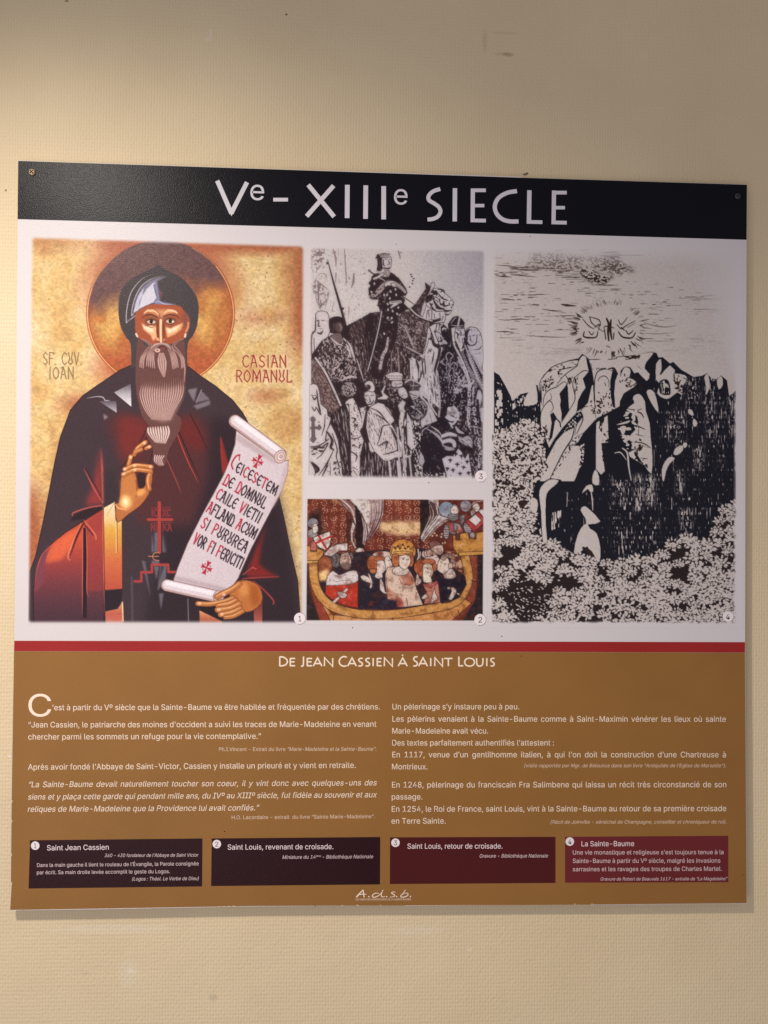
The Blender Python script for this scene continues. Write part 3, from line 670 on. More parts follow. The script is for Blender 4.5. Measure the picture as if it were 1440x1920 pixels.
    p.stroke([(1065, 1045), (1090, 1035)], 8, LINE, 0); p.stroke([(1130, 1040), (1150, 1075), (1130, 1085)], 6, (120, 60, 50)); p.stroke([(1120, 1110), (1155, 1104)], 6, (150, 60, 54), 0); p.stroke([(1055, 1025), (1100, 1015)], 6, (110, 60, 40), 0)
    p.poly([(815, 1185), (870, 1170), (960, 1220), (992, 1285), (950, 1280), (850, 1240)], PALE, 2, line=LINE, lw=7); p.poly([(925, 1150), (950, 1170), (985, 1280), (965, 1350), (945, 1340), (955, 1270)], PALE, 2, line=LINE, lw=4)
    p.poly([(1090, 1200), (1140, 1290), (1160, 1400), (1232, 1400), (1230, 1430), (1150, 1425), (1095, 1380), (1085, 1330)], PALE, 2, line=LINE, lw=7)
    # the king
    p.ell(1255 + 150, 840, 180, 172, (192, 122, 62), line=LINE, lw=9)
    p.ell(1255 + 150, 840, 150, 146, (206, 140, 72), soft=10)
    p.poly(G([(-10, 870), (10, 770), (50, 820), (80, 760), (110, 815), (150, 730), (190, 815), (230, 760), (255, 815), (300, 770), (285, 890), (20, 890)]), (226, 172, 96), line=LINE, lw=8)
    for x, y in ((40, 790), (85, 770), (150, 750), (220, 775), (180, 800), (110, 800)):
        p.ell(1255 + x, y, 14, 14, LINE)
    p.stroke(G([(20, 850), (150, 835), (290, 855)]), 8, LINE); p.stroke(G([(20, 885), (150, 868), (285, 890)]), 7, (120, 60, 30))
    p.poly(G([(-60, 1060), (60, 1050), (230, 1080), (300, 1200), (330, 1330), (430, 1580), (180, 1610), (80, 1610), (70, 1500), (-60, 1500), (-90, 1300), (-95, 1160)]), (212, 184, 168), 0, line=LINE, lw=8)
    p.poly(G([(80, 1130), (230, 1120), (310, 1230), (300, 1330), (180, 1310)]), (176, 112, 94), soft=10)
    p.poly(G([(-80, 1330), (0, 1380), (100, 1480), (60, 1520), (-60, 1500)]), (196, 140, 120), soft=10); p.poly(G([(60, 1500), (130, 1480), (170, 1600), (70, 1610)]), (168, 80, 74), soft=8)
    for q in ([(100, 1210), (150, 1290), (280, 1310)], [(140, 1390), (190, 1340), (330, 1310)], [(200, 1490), (220, 1600)], [(-80, 1200), (-60, 1400)]):
        p.stroke(G(q), 8, (110, 44, 38))
    p.stroke(G([(190, 1340), (300, 1320), (370, 1260)]), 36, (220, 200, 186))
    p.ell(1255 + 120, 1110, 118, 66, (216, 200, 192), line=LINE, lw=8); p.stroke(G([(50, 1130), (120, 1160), (200, 1130)]), 6, (130, 90, 84))
    for cx, rx in ((50, 54), (262, 40)):
        p.ell(1255 + cx, 960, rx, 96, (182, 104, 66), line=LINE, lw=8)
        for k in range(3):
            p.stroke(G([(cx - 26 + 20 * k, 900), (cx - 10 + 16 * k, 960), (cx - 28 + 20 * k, 1020)]), 6, (124, 56, 34))
    p.poly(G([(100, 905), (180, 888), (248, 905), (256, 1000), (205, 1075), (150, 1085), (98, 1030)]), (228, 208, 196), 2, line=LINE, lw=8)
    for q in ([(130, 935), (175, 930)], [(205, 955), (232, 950)]):
        p.stroke(G(q), 8, LINE, 0)
    p.stroke(G([(195, 950), (215, 1000), (190, 1008)]), 6, (130, 70, 60)); p.stroke(G([(165, 1026), (205, 1030)]), 7, (170, 60, 56), 0); p.ell(1255 + 155, 950, 12, 8, LINE)
    p.poly(G([(345, 1120), (365, 1140), (375, 1210), (410, 1230), (400, 1270), (360, 1310), (320, 1300), (330, 1240)]), PALE, 2, line=LINE, lw=7)
    p.stroke(G([(360, 810), (370, 900), (350, 960)]), 14, PALE); p.stroke(G([(390, 850), (385, 940)]), 12, PALE)
    # the company on the right
    face(G([(520, 740), (600, 690), (690, 740), (715, 830), (670, 890), (560, 850)]), c=(206, 180, 170)); p.poly(G([(510, 720), (560, 690), (640, 700), (690, 750), (600, 760), (540, 800)]), (126, 84, 80), line=LINE, lw=8)
    p.stroke(G([(600, 810), (630, 805)]), 7, LINE, 0); p.stroke(G([(660, 790), (690, 840), (665, 850)]), 6, LINE); p.stroke(G([(670, 868), (705, 860)]), 6, (140, 60, 54), 0)
    face(G([(430, 880), (520, 820), (600, 870), (660, 960), (620, 1040), (540, 1010), (450, 940)]), c=(214, 190, 182))
    for k in range(3):
        p.ell(1255 + 450 + 34 * k, 880 - 16 * k + 4 * k * k, 40, 50, (200, 172, 164), line=LINE, lw=8)
    p.stroke(G([(540, 900), (575, 885)]), 8, LINE, 0); p.stroke(G([(600, 930), (640, 920)]), 7, LINE, 0); p.ell(1255 + 560, 900, 14, 10, LINE)
    p.poly(G([(600, 1130), (700, 1080), (880, 1100), (1010, 1180), (1030, 1300), (930, 1480), (800, 1540), (690, 1560), (650, 1500)]), (36, 30, 42), 0, line=(26, 20, 26), lw=8)
    p.poly(G([(720, 1120), (830, 1080), (885, 1180), (830, 1215), (730, 1210)]), PALE, 2)
    p.poly(G([(640, 980), (700, 920), (780, 940), (800, 1060), (740, 1140), (690, 1145), (625, 1090)]), (222, 204, 194), 2, line=LINE, lw=8)
    rng = np.random.default_rng(2)
    for k in range(20):
        a = -2.6 + k * .17
        p.ell(1255 + 775 + 92 * np.cos(a) * (.7 + .3 * rng.random()), 985 + 100 * np.sin(a) * (.8 + .2 * rng.random()), 30, 26, (196, 166, 152), line=(88, 56, 52), lw=8)
    p.ell(1255 + 810, 1040, 30, 44, (200, 170, 158), line=LINE, lw=7)
    p.stroke(G([(665, 985), (690, 990)]), 9, LINE, 0); p.stroke(G([(720, 1010), (752, 1015)]), 9, LINE, 0); p.stroke(G([(690, 1000), (668, 1050), (690, 1062)]), 6, (130, 80, 70)); p.stroke(G([(650, 1075), (690, 1085)]), 6, (150, 70, 64), 0)
    p.poly(G([(785, 1490), (830, 1400), (815, 1345), (850, 1340), (890, 1380), (870, 1440), (820, 1510)]), PALE, 2); p.ell(1255 + 787, 1350, 20, 16, PALE); p.ell(1255 + 920, 1430, 24, 10, PALE, rot=28)
    p.poly(G([(420, 1300), (610, 1250), (640, 1270), (670, 1550), (440, 1570), (480, 1400)]), (190, 122, 106), 0, line=LINE, lw=7)
    p.poly(G([(420, 1280), (520, 1310), (620, 1240), (640, 1280), (540, 1340), (440, 1320)]), (176, 84, 80), 0, line=LINE, lw=7)
    p.ell(1255 + 400, 1060, 96, 110, (174, 92, 56), line=LINE, lw=7); p.ell(1255 + 500, 985, 100, 42, (176, 96, 62), line=LINE, lw=8); p.ell(1255 + 590, 1060, 34, 60, (172, 92, 58), line=LINE, lw=8); p.ell(1255 + 420, 1150, 50, 44, (182, 102, 60), line=LINE, lw=8)
    for k in range(5):
        p.stroke(G([(330 + 26 * k, 1000), (360 + 20 * k, 1060), (350 + 22 * k, 1150)]), 7, (120, 50, 30))
    p.poly(G([(430, 1030), (500, 1000), (555, 1040), (572, 1140), (540, 1200), (555, 1262), (500, 1275), (435, 1265), (425, 1150)]), (224, 210, 196), 2, line=LINE, lw=8)
    p.stroke(G([(450, 1070), (490, 1062)]), 7, LINE, 0); p.ell(1255 + 490, 1078, 11, 9, (60, 70, 80)); p.stroke(G([(530, 1060), (555, 1110), (535, 1118)]), 6, (130, 80, 66)); p.stroke(G([(520, 1140), (560, 1132)]), 6, (150, 64, 58), 0)
    p.poly(G([(530, 1560), (560, 1440), (595, 1340), (600, 1420), (640, 1490), (600, 1520), (560, 1560)]), PALE, 2, line=LINE, lw=8)
    p.poly(G([(410, 1480), (470, 1420), (500, 1470), (470, 1500), (415, 1500)]), PALE, 2, line=LINE, lw=8)
    n2 = p.noise(9, 7, 3)
    p.buf = mixc(p.buf, (96, 52, 38), np.clip((n2 - .56) * 3.2, 0, .4))
    p.buf = mixc(p.buf, (226, 200, 176), np.clip((.40 - n2) * 2.6, 0, .3) * np.clip(p.buf.mean(2) / 160, 0, 1))
    p.buf = .82 * p.buf + .18 * np.stack([box_blur(p.buf[..., c], 3) for c in range(3)], -1)
    p.buf *= (.9 + .2 * p.noise(1.6, 1.6, 1))[..., None]
    p.feather((576.5, 574.5), (935.5, 937.5), (906.5, 905), (1163, 1163.5), 2.6)
    return p


def paint_rider():
    # a wood engraving: a crowned rider among pilgrims and knights
    p = Painter(575, 452, 914, 906, seed=21)
    INK, INK2, PAP, MID = (50, 38, 42), (40, 33, 40), (203, 194, 195), (120, 102, 104)
    rng = np.random.default_rng(12)
    p.gs = .6
    X, Y = np.meshgrid(np.arange(p.w) + p.x0, np.arange(p.h) + p.y0)
    p.buf[:] = mixc((206, 198, 197), (172, 167, 176), np.clip((X - 760) / 150, 0, 1) * np.clip((640 - Y) / 110, 0, 1))
    p.view(570, 450, 7.579)
    I = lambda q: [(x + 1288, y) for x, y in q]
    J = lambda q: [(x, y + 1667) for x, y in q]
    K = lambda q: [(x + 1288, y + 1667) for x, y in q]

    def hatch(q, ang, step, w, col, jit=.35, length=(40, 120), smooth=0):
        # engraver's lines inside an outline
        mk = p.mask(q, smooth)
        if mk is None:
            return
        m, ax, ay = mk
        old = p.clip
        full = np.zeros((p.h, p.w))
        h, w_ = m.shape
        cx0, cy0, cx1, cy1 = max(ax, 0), max(ay, 0), min(ax + w_, p.w), min(ay + h, p.h)
        if cx1 <= cx0 or cy1 <= cy0:
            return
        full[cy0:cy1, cx0:cx1] = m[cy0 - ay:cy1 - ay, cx0 - ax:cx1 - ax]
        p.clip = full if old is None else full * old
        P = np.asarray(q, float)
        c = P.mean(0); R = np.hypot(*(P - c).T).max()
        a = np.radians(ang)
        u, v = np.array([np.cos(a), np.sin(a)]), np.array([-np.sin(a), np.cos(a)])
        d = -R
        while d < R:
            t = -R
            while t < R:
                L = rng.uniform(*length)
                o = c + v * (d + rng.normal() * step * jit) + u * t
                if rng.random() < .8:
                    p.stroke([o, o + u * L * .5 + v * rng.normal() * 4, o + u * L], w * rng.uniform(.6, 1.3), col, 0, taper=(.4, .3))
                t += L * rng.uniform(1.0, 1.35)
            d += step
        p.clip = old

    def line(q, w=10, c=INK, taper=(.5, .4)):
        p.stroke(q, w * 1.25 + 3, c, taper=taper)

    # church portal behind, faint
    p.grain([(100, 110), (300, 110), (280, 300), (130, 540), (100, 520)], MID, .5, 5, 6, alpha=.85)
    p.grain([(100, 110), (900, 110), (900, 1300), (100, 1300)], MID, .76, 5, 9, alpha=.6)
    for q, w in (([(410, 130), (450, 250), (455, 380)], 26), ([(488, 110), (494, 290)], 12), ([(575, 110), (585, 300), (600, 560), (590, 650)], 18), ([(455, 470), (450, 600)], 30), ([(710, 480), (700, 600), (670, 680)], 34), ([(800, 130), (870, 430)], 8),
                 ([(700, 770), (660, 850)], 12), ([(640, 960), (630, 1080)], 26), ([(430, 880), (400, 1000), (450, 1020)], 12), ([(380, 860), (370, 960)], 10), ([(150, 560), (250, 640), (360, 720)], 10), ([(300, 480), (320, 520), (260, 530)], 8)):
        p.stroke(q, w, MID, alpha=.85, taper=(.6, .3))
    p.grain([(120, 640), (170, 540), (220, 600), (290, 700), (220, 770), (150, 750)], MID, .46, 5, soft=8); p.grain([(160, 770), (350, 730), (350, 780), (300, 930), (270, 1020), (230, 980)], MID, .44, 4, 7, soft=8)
    for q in ([(180, 560), (150, 640), (130, 720), (180, 770), (280, 750), (360, 730)], [(200, 590), (290, 660), (355, 715)], [(190, 520), (230, 480), (290, 480), (320, 530), (290, 600)], [(165, 780), (190, 900), (250, 1010)], [(355, 740), (330, 850), (290, 1000)], [(240, 800), (300, 770)]):
        p.stroke(q, 10, MID, taper=(.6, .4))
    p.poly([(230, 800), (300, 770), (280, 900), (250, 880)], PAP, 2, soft=6)
    for x, y in ((1095, 130), (1305, 60), (780, 920), (720, 990), (860, 480), (1440 - 60, 180)):
        p.ell(x, y, 12, 9, MID, soft=2)
    p.stroke([(1340, 160), (1360, 220), (1370, 280)], 18, MID, taper=(1, .2))
    for x, y in ((1518, 490), (1530, 520), (1560, 550), (1545, 580), (1540, 620), (1500, 670)):
        p.ell(x, y, 14, 10, INK)
    # far left head
    p.poly([(100, 1360), (160, 1280), (165, 1060), (230, 1010), (330, 1030), (360, 1130), (370, 1300), (250, 1560), (190, 1600), (100, 1640)], PAP, 2, line=INK, lw=9)
    for q, w in (([(165, 1080), (160, 1280), (110, 1350), (110, 1620)], 16), ([(185, 1150), (215, 1145)], 22), ([(250, 1140), (290, 1150)], 14), ([(215, 1150), (205, 1220), (235, 1225)], 14), ([(220, 1260), (265, 1265)], 10), ([(190, 1320), (240, 1330), (270, 1290)], 20), ([(140, 1400), (150, 1600)], 14)):
        line(q, w)
    # the crowd's dark ground
    p.poly([(100, 1640), (250, 1430), (640, 1200), (900, 1060)] + I([(-80, 1000), (700, 1180), (790, 1450), (1100, 1560), (1250, 1640)]) + K([(1260, 1740)]) + J([(90, 1740)]), INK)
    # horse: rump, trappings
    rump = [(640, 1280), (700, 1195), (770, 1165), (870, 1160), (900, 1380), (930, 1860), (760, 1860), (700, 1560), (640, 1420)]
    p.poly(rump, (66, 50, 52)); hatch(rump, 60, 22, 8, (150, 134, 134)); hatch(rump, 80, 40, 9, (32, 24, 28))
    cap = I([(-110, 1010), (0, 1060), (200, 1000), (420, 1140), (520, 1200), (480, 1350), (405, 1610), (240, 1550), (110, 1490), (-110, 1640)])
    p.poly(cap, (62, 47, 50)); hatch(cap, 52, 24, 9, (146, 132, 134)); p.grain(cap, (160, 146, 148), .6, 4)
    low = [(640, 1430), (900, 1390), (1050, 1460)] + I([(100, 1520), (220, 1600), (210, 2050), (-350, 2100)]) + [(860, 2000)]
    p.poly(low, (58, 44, 47)); hatch(low, 88, 30, 9, (128, 112, 114), length=(60, 200)); hatch(low, 84, 70, 16, (30, 22, 27), length=(100, 300))
    p.grain(low, (156, 142, 144), .66, 3, 9)
    for q in ([(1330, 1520), (1350, 1819), (1360, 2050)], [(1250, 1500), (1240, 1900)], [(920, 1400), (890, 1660)]):
        line(q, 14, (160, 146, 146))
    # soldier with the lance
    sold = [(190, 1580), (270, 1430), (390, 1370), (540, 1400), (640, 1450), (700, 1560), (745, 1760), (720, 2000), (380, 2000), (300, 1860), (200, 1700)]
    p.poly(sold, (64, 48, 50), line=INK, lw=12); hatch(sold, 70, 26, 10, (170, 156, 156)); p.grain(sold, (190, 178, 178), .6, 4, 6); p.grain(sold, INK, .6, 5)
    p.poly([(350, 1145), (420, 1090), (520, 1090), (575, 1150), (580, 1330), (500, 1335), (400, 1325), (370, 1310)], INK, 2)
    p.poly([(440, 1190), (520, 1170), (550, 1240), (520, 1320), (450, 1290)], (90, 74, 74), 2, soft=8); line([(420, 1180), (415, 1300)], 10, MID); line([(500, 1190), (530, 1240), (520, 1290)], 16, (150, 136, 136))
    p.poly([(400, 1340), (520, 1330), (540, 1430), (470, 1480), (400, 1420)], (110, 94, 94), 2); line([(380, 1390), (470, 1470), (550, 1500)], 18, PAP); line([(560, 1400), (640, 1480), (690, 1600), (730, 1760)], 24, PAP); line([(600, 1430), (660, 1540)], 10, INK)
    for q in ([(600, 1480), (650, 1600), (620, 1680)], [(480, 1760), (560, 1740), (600, 1819)], [(340, 1700), (350, 1819)], [(440, 1640), (400, 1850)], [(640, 1740), (690, 1850)]):
        line(q, 22, (196, 184, 184))
    p.stroke([(335, 285), (430, 640), (560, 1100), (635, 1420)], 34, INK, taper=(.25, 1.1)); p.ell(328, 330, 14, 18, INK); p.ell(548, 975, 20, 20, INK)
    # saddle board
    p.poly([(890, 1080), (930, 1040), (1110, 1018), (1100, 1100), (1050, 1300), (940, 1700), (920, 1860), (860, 1390)], (50, 38, 41), line=INK, lw=8); hatch([(970, 1060), (1090, 1040), (1040, 1300), (960, 1360)], 84, 24, 9, (120, 104, 106)); hatch([(880, 1380), (1000, 1340), (900, 1819)], 84, 26, 9, (110, 94, 96))
    # the king
    king = [(960, 520), (1010, 475), (1060, 470), (1140, 520), (1200, 520), (1220, 450), (1290, 490), (1390, 610), (1400, 780), (1440, 850), (1420, 900), (1440, 1010), (1340, 1060), (1330, 1300), (1290, 1480), (1200, 1700), (1120, 2000), (930, 1960), (1085, 1040), (1060, 945), (1038, 940), (1060, 850), (960, 850), (915, 750), (940, 640), (912, 620), (950, 570)]
    p.poly(king, INK)
    p.poly(I([(0, 500), (60, 540), (110, 610), (160, 680), (185, 750), (150, 800), (110, 790), (130, 900), (210, 980), (0, 1060)]), INK)
    p.grain(king, (140, 124, 126), .84, 4)
    p.stroke([(1108, 1015), (1060, 1280), (980, 1600), (905, 1880)], 24, INK, taper=(1, .8)); p.stroke([(1104, 1020), (1056, 1280), (976, 1600), (903, 1870)], 15, PAP, taper=(1, .6))
    p.stroke([(1195, 1390), (1170, 1550), (1120, 1640), (1080, 1830)], 44, (190, 178, 178), taper=(.6, 1)); hatch([(1060, 1600), (1150, 1600), (1130, 1860), (1040, 1860)], 20, 18, 9, INK); hatch([(1170, 1380), (1210, 1400), (1190, 1520), (1150, 1580)], 70, 18, 7, INK)
    p.stroke([(950, 815), (1050, 740), (1130, 650), (1200, 600)], 74, (172, 158, 158), taper=(.8, .8)); p.grain([(910, 600), (1060, 560), (1060, 850), (920, 830)], INK, .5, 5)
    for k in range(12):
        p.ell(960 + k * 16 + rng.normal() * 8, 810 - k * 14 + rng.normal() * 14, 9, 9, INK)
    p.poly([(1140, 620), (1200, 580), (1280, 580), (1310, 620), (1270, 650), (1190, 650), (1150, 670)], PAP, 2, line=INK, lw=9); p.poly([(1230, 620), (1310, 600), (1320, 660), (1260, 665)], PAP, 2, line=INK, lw=9)
    p.stroke(I([(10, 620), (90, 680), (150, 740)]), 50, (170, 158, 160), taper=(1, .7)); line(I([(20, 640), (120, 730)]), 8)
    p.stroke([(918, 435), (1000, 490), (1150, 580)], 18, INK, 0); p.ell(930, 436, 20, 18, INK); p.ell(932, 437, 9, 8, PAP)
    line([(990, 555), (1040, 530), (1090, 500), (1125, 480)], 34, INK, (.9, .9)); line([(995, 550), (1045, 530), (1090, 502), (1120, 484)], 20, PAP, (1, 1)); line([(1070, 535), (1150, 580)], 18, PAP)
    for x, y in ((1230, 730), (1300, 700), (1180, 780), (1140, 780), (1220, 830), (1310, 780), (1190, 910), (1260, 1010), (1340, 960), (1325, 1050), (1195, 990), (1245, 1110), (1190, 1105), (1140, 1330), (1250, 1170), (1000, 620), (960, 740)):
        p.ell(x, y, 11, 20, PAP, rot=rng.uniform(-30, 30)); p.ell(x, y + 3, 16, 6, PAP, rot=rng.uniform(-20, 20))
    line([(1232, 890), (1300, 885), (1370, 878)], 30, PAP, (1, 1)); line([(1235, 960), (1290, 920), (1330, 910)], 26, PAP); 
    for k in range(8):
        p.ell(1240 + 18 * k, 886 - k, 5, 11, INK)
    p.poly([(1100, 240), (1230, 235), (1240, 330), (1225, 400), (1170, 420), (1110, 390)], PAP, 2, line=INK, lw=8)
    p.poly([(1040, 230), (1110, 240), (1105, 330), (1120, 400), (1090, 440), (1040, 450), (1030, 430), (1045, 340)], INK, 2); line([(1070, 290), (1080, 420)], 8, MID); line([(1035, 440), (1070, 455), (1100, 440)], 20, (170, 156, 156))
    p.poly([(1010, 265), (1040, 205), (1130, 185), (1220, 195), (1240, 240), (1180, 250), (1060, 262)], INK, 0)
    for k in range(6):
        p.ell(1080 + 28 * k, 212 + 4 * (k % 2), 8, 14, PAP)
    line([(1090, 240), (1230, 228)], 8, PAP, (1, 1))
    for q, w in (([(1150, 275), (1190, 268)], 12), ([(1210, 275), (1228, 278)], 10), ([(1200, 290), (1215, 330), (1198, 335)], 9), ([(1180, 352), (1215, 350)], 10), ([(1130, 280), (1125, 340), (1150, 370)], 14), ([(1130, 395), (1190, 405), (1230, 390)], 16)):
        line(q, w)
    p.poly([(1130, 410), (1210, 420), (1230, 460), (1200, 520), (1150, 500)], (150, 136, 136), 2); line([(1180, 440), (1200, 510)], 10, PAP)
    # horse's head
    p.poly(I([(210, 985), (300, 900), (380, 780), (440, 690), (430, 600), (500, 655), (560, 690), (480, 840), (440, 960), (400, 1100), (300, 1070)]), (56, 43, 46), 0); hatch(I([(230, 990), (440, 760), (500, 700), (400, 1080)]), 120, 24, 9, (130, 114, 116))
    p.poly(I([(520, 610), (555, 600), (575, 640), (555, 690), (470, 850), (440, 960), (400, 1090), (365, 1070), (390, 950), (440, 830), (500, 720)]), (196, 186, 190), 0, line=INK, lw=7)
    head = I([(550, 690), (610, 685), (670, 705), (720, 760), (790, 820), (840, 890), (830, 935), (810, 960), (815, 1000), (760, 1070), (715, 1050), (700, 1020), (640, 1010), (600, 1020), (560, 980), (480, 960), (440, 880), (480, 790)])
    p.poly(head, (206, 198, 204), 2, line=INK, lw=8)
    for q, w in (([(530, 740), (580, 745), (600, 780)], 44), ([(460, 870), (490, 830), (530, 790)], 70), ([(560, 870), (620, 960), (700, 980)], 34), ([(620, 760), (680, 830), (760, 860)], 16), ([(650, 700), (690, 720), (710, 755)], 22), ([(700, 870), (700, 930), (740, 940)], 26), ([(640, 880), (660, 920), (700, 910)], 18),
                 ([(740, 935), (780, 920)], 30), ([(810, 925), (835, 915)], 18), ([(700, 990), (740, 1010), (800, 1000)], 24), ([(720, 1050), (770, 1060)], 18), ([(500, 900), (560, 1000), (620, 1030)], 22), ([(580, 800), (640, 860)], 12)):
        line(I(q), w)
    p.grain(head, INK, .64, 5)
    p.poly(I([(435, 600), (500, 655), (465, 690)]), INK)
    p.poly(I([(470, 1000), (540, 990), (600, 1020), (700, 1010), (720, 1060), (700, 1180), (520, 1170), (450, 1120)]), (200, 192, 198), 2, line=INK, lw=9)
    for q in ([(480, 1000), (490, 1090)], [(530, 1010), (525, 1120)], [(560, 1050), (570, 1110)], [(640, 1040), (650, 1120)], [(690, 1080), (670, 1150)]):
        line(I(q), 16)
    line(I([(220, 985), (310, 1070), (430, 1130), (560, 1150), (640, 1130)]), 30, INK, (1, 1)); line(I([(225, 978), (315, 1062), (430, 1118), (530, 1148)]), 13, PAP, (1, 1)); line(I([(100, 790), (200, 860), (290, 925)]), 9, INK); line(I([(95, 800), (190, 880)]), 8, PAP)
    chest = I([(470, 1250), (560, 1190), (690, 1170), (770, 1470), (690, 1540), (640, 1700), (610, 2050), (640, 2400), (440, 2250), (220, 2050), (210, 1680), (400, 1620), (440, 1480)])
    p.poly(chest, (200, 192, 198), 0, line=INK, lw=10)
    for q, w in (([(520, 1330), (560, 1480), (640, 1560), (560, 1900)], 40), ([(500, 1250), (560, 1420)], 22), ([(600, 1200), (580, 1290)], 20), ([(640, 1180), (630, 1280)], 18), ([(590, 1340), (640, 1400), (660, 1480)], 40), ([(480, 1660), (500, 1800), (460, 2000)], 18), ([(560, 1600), (540, 1760), (590, 2000)], 18), ([(420, 1650), (440, 1900), (400, 2100)], 14),
                 ([(250, 1700), (260, 2000)], 26), ([(310, 1720), (360, 1900), (330, 2040)], 40), ([(390, 1750), (420, 2000)], 26), ([(600, 1700), (570, 1900), (620, 2150)], 24), ([(480, 1440), (420, 1620)], 10), ([(470, 1620), (490, 1560), (510, 1590), (520, 1540)], 10), ([(500, 2000), (540, 2200)], 24), ([(560, 2050), (590, 2300)], 22)):
        line(I(q), w)
    p.grain(chest, INK, .76, 5, 9)
    for q in ([(150, 1260), (220, 1400), (270, 1540)], [(130, 1500), (260, 1570), (400, 1640)]):
        line(I(q), 22, (170, 158, 160))
    bandq = I([(100, 1515), (260, 1590), (420, 1690), (400, 1760), (230, 1650), (90, 1575)])
    p.poly(bandq, INK)
    for k in range(5):
        p.ell(1288 + 140 + 62 * k, 1560 + 36 * k, 22, 20, (150, 138, 142)); p.ell(1288 + 140 + 62 * k, 1560 + 36 * k, 12, 10, INK)
    # cloaked shoulder, bishop, monk
    p.poly(I([(650, 1240), (700, 1190), (760, 1240), (790, 1440), (740, 1480), (660, 1330)]), INK2, 0); p.ell(1288 + 705, 1270, 34, 26, PAP); p.ell(1288 + 712, 1284, 24, 18, INK2); line(I([(700, 1190), (770, 1270), (780, 1380)]), 12, PAP)
    p.poly(I([(560, 1290), (640, 1320), (760, 1470), (690, 1530), (640, 1500), (600, 1400)]), (188, 180, 186), 0, line=INK2, lw=10); p.grain(I([(560, 1290), (640, 1320), (760, 1470), (690, 1530), (640, 1500), (600, 1400)]), INK2, .55, 6)
    robe = I([(690, 1540), (780, 1460), (830, 1440), (1000, 1450), (1100, 1560), (1260, 1850), (1270, 2600), (1000, 2500), (640, 2500), (600, 1840)])
    p.poly(robe, INK2); p.grain(robe, (150, 140, 148), .74, 4, 8)
    p.poly(I([(1000, 1300), (1040, 1250), (1090, 1232), (1160, 1250), (1215, 1310), (1250, 1430), (1262, 1700), (1230, 1850), (1140, 1680), (1030, 1480)]), (190, 184, 194), 0, line=INK2, lw=9)
    for q, w in (([(1060, 1270), (1020, 1330), (1030, 1420)], 34), ([(1060, 1370), (1080, 1360)], 14), ([(1110, 1360), (1140, 1350)], 16), ([(1080, 1370), (1075, 1420), (1100, 1425)], 9), ([(1080, 1450), (1115, 1448)], 10), ([(1050, 1480), (1100, 1500), (1160, 1460), (1170, 1340)], 12), ([(1090, 1270), (1100, 1300)], 12), ([(1120, 1560), (1200, 1550), (1240, 1500)], 8), ([(1150, 1620), (1230, 1600)], 8)):
        line(I(q), w, INK2)
    p.poly(I([(760, 1195), (830, 1100), (890, 1082), (950, 1120), (992, 1175), (980, 1240), (860, 1235), (800, 1250), (820, 1460), (790, 1440)]), INK2, 0, line=INK2, lw=10)
    line(I([(800, 1190), (850, 1120), (880, 1100)]), 9, (180, 172, 180)); line(I([(920, 1110), (900, 1220)]), 16, PAP, (1, 1)); line(I([(800, 1210), (900, 1222), (975, 1215)]), 9, (180, 172, 180))
    p.poly(I([(868, 1250), (930, 1260), (985, 1240), (1000, 1380), (970, 1500), (930, 1560), (890, 1480), (850, 1380)]), (196, 188, 196), 2, line=INK2, lw=9)
    for q, w in (([(890, 1275), (925, 1285)], 16), ([(950, 1265), (985, 1250)], 18), ([(870, 1310), (900, 1340), (890, 1400)], 16), ([(935, 1290), (945, 1330), (915, 1340)], 12), ([(930, 1360), (990, 1345)], 14), ([(910, 1400), (930, 1460)], 10), ([(960, 1400), (970, 1470)], 12), ([(990, 1400), (1040, 1500), (1010, 1540)], 40)):
        line(I(q), w, INK2)
    line(I([(840, 1400), (850, 1500), (960, 1720), (1060, 2050)]), 18, PAP, (.7, 1)); line(I([(890, 1560), (1010, 1840), (1080, 2080)]), 22, (196, 188, 196), (.6, 1)); line(I([(960, 1480), (940, 1570), (990, 1540)]), 20, PAP)
    for q in ([(1000, 1500), (1080, 1700), (1200, 2000), (1250, 2120)], [(1040, 1500), (1130, 1680), (1240, 1900)], [(1080, 1560), (1180, 1740), (1260, 1900)]):
        line(I(q), 15, (176, 168, 178), (1, .8))
    for k in range(15):
        x, y = 960 + 14 * k, 1600 + 34 * k
        p.ell(1288 + x, y, 20, 16, (178, 170, 180)); p.ell(1288 + x, y, 10, 9, INK2)
        p.ell(1288 + x + 90, y - 20, 12, 18, (166, 158, 168), rot=40)
    for q in ([(740, 1819), (745, 1700), (728, 1650), (770, 1600), (830, 1650), (790, 1700), (795, 1830)], [(690, 1770), (690, 1760), (740, 1790)], [(800, 1780), (840, 1740), (890, 1780), (870, 1860)], [(740, 1840), (745, 2000)], [(800, 1830), (770, 1900), (790, 1990), (760, 2090)]):
        line(I(q), 11, (170, 162, 172))
    # lower left: hooded knight in white, staff
    brown = J([(100, 40), (170, 0), (330, 260), (520, 690), (420, 820), (340, 760), (240, 650), (200, 400), (100, 380)])
    p.poly(brown, (92, 70, 70), soft=3); p.grain(brown, (140, 120, 118), .54, 4); hatch(brown, 60, 30, 8, (60, 44, 46))
    leg = [(x, y + 1667) for x, y in [(420, 60), (560, 0), (740, 60), (750, 300), (560, 320), (380, 300)]]
    p.poly(leg, INK); hatch(leg, 120, 24, 18, (176, 162, 162)); p.grain(leg, (190, 176, 176), .6, 5)
    line(J([(160, 10), (300, 220), (420, 470), (515, 690)]), 34, INK, (1, 1)); line(J([(165, 10), (303, 215), (425, 465), (520, 680)]), 20, PAP, (1, 1))
    line(J([(750, 20), (800, 180), (850, 340)]), 14, (190, 176, 176)); line(J([(960, 0), (905, 180)]), 16, PAP)
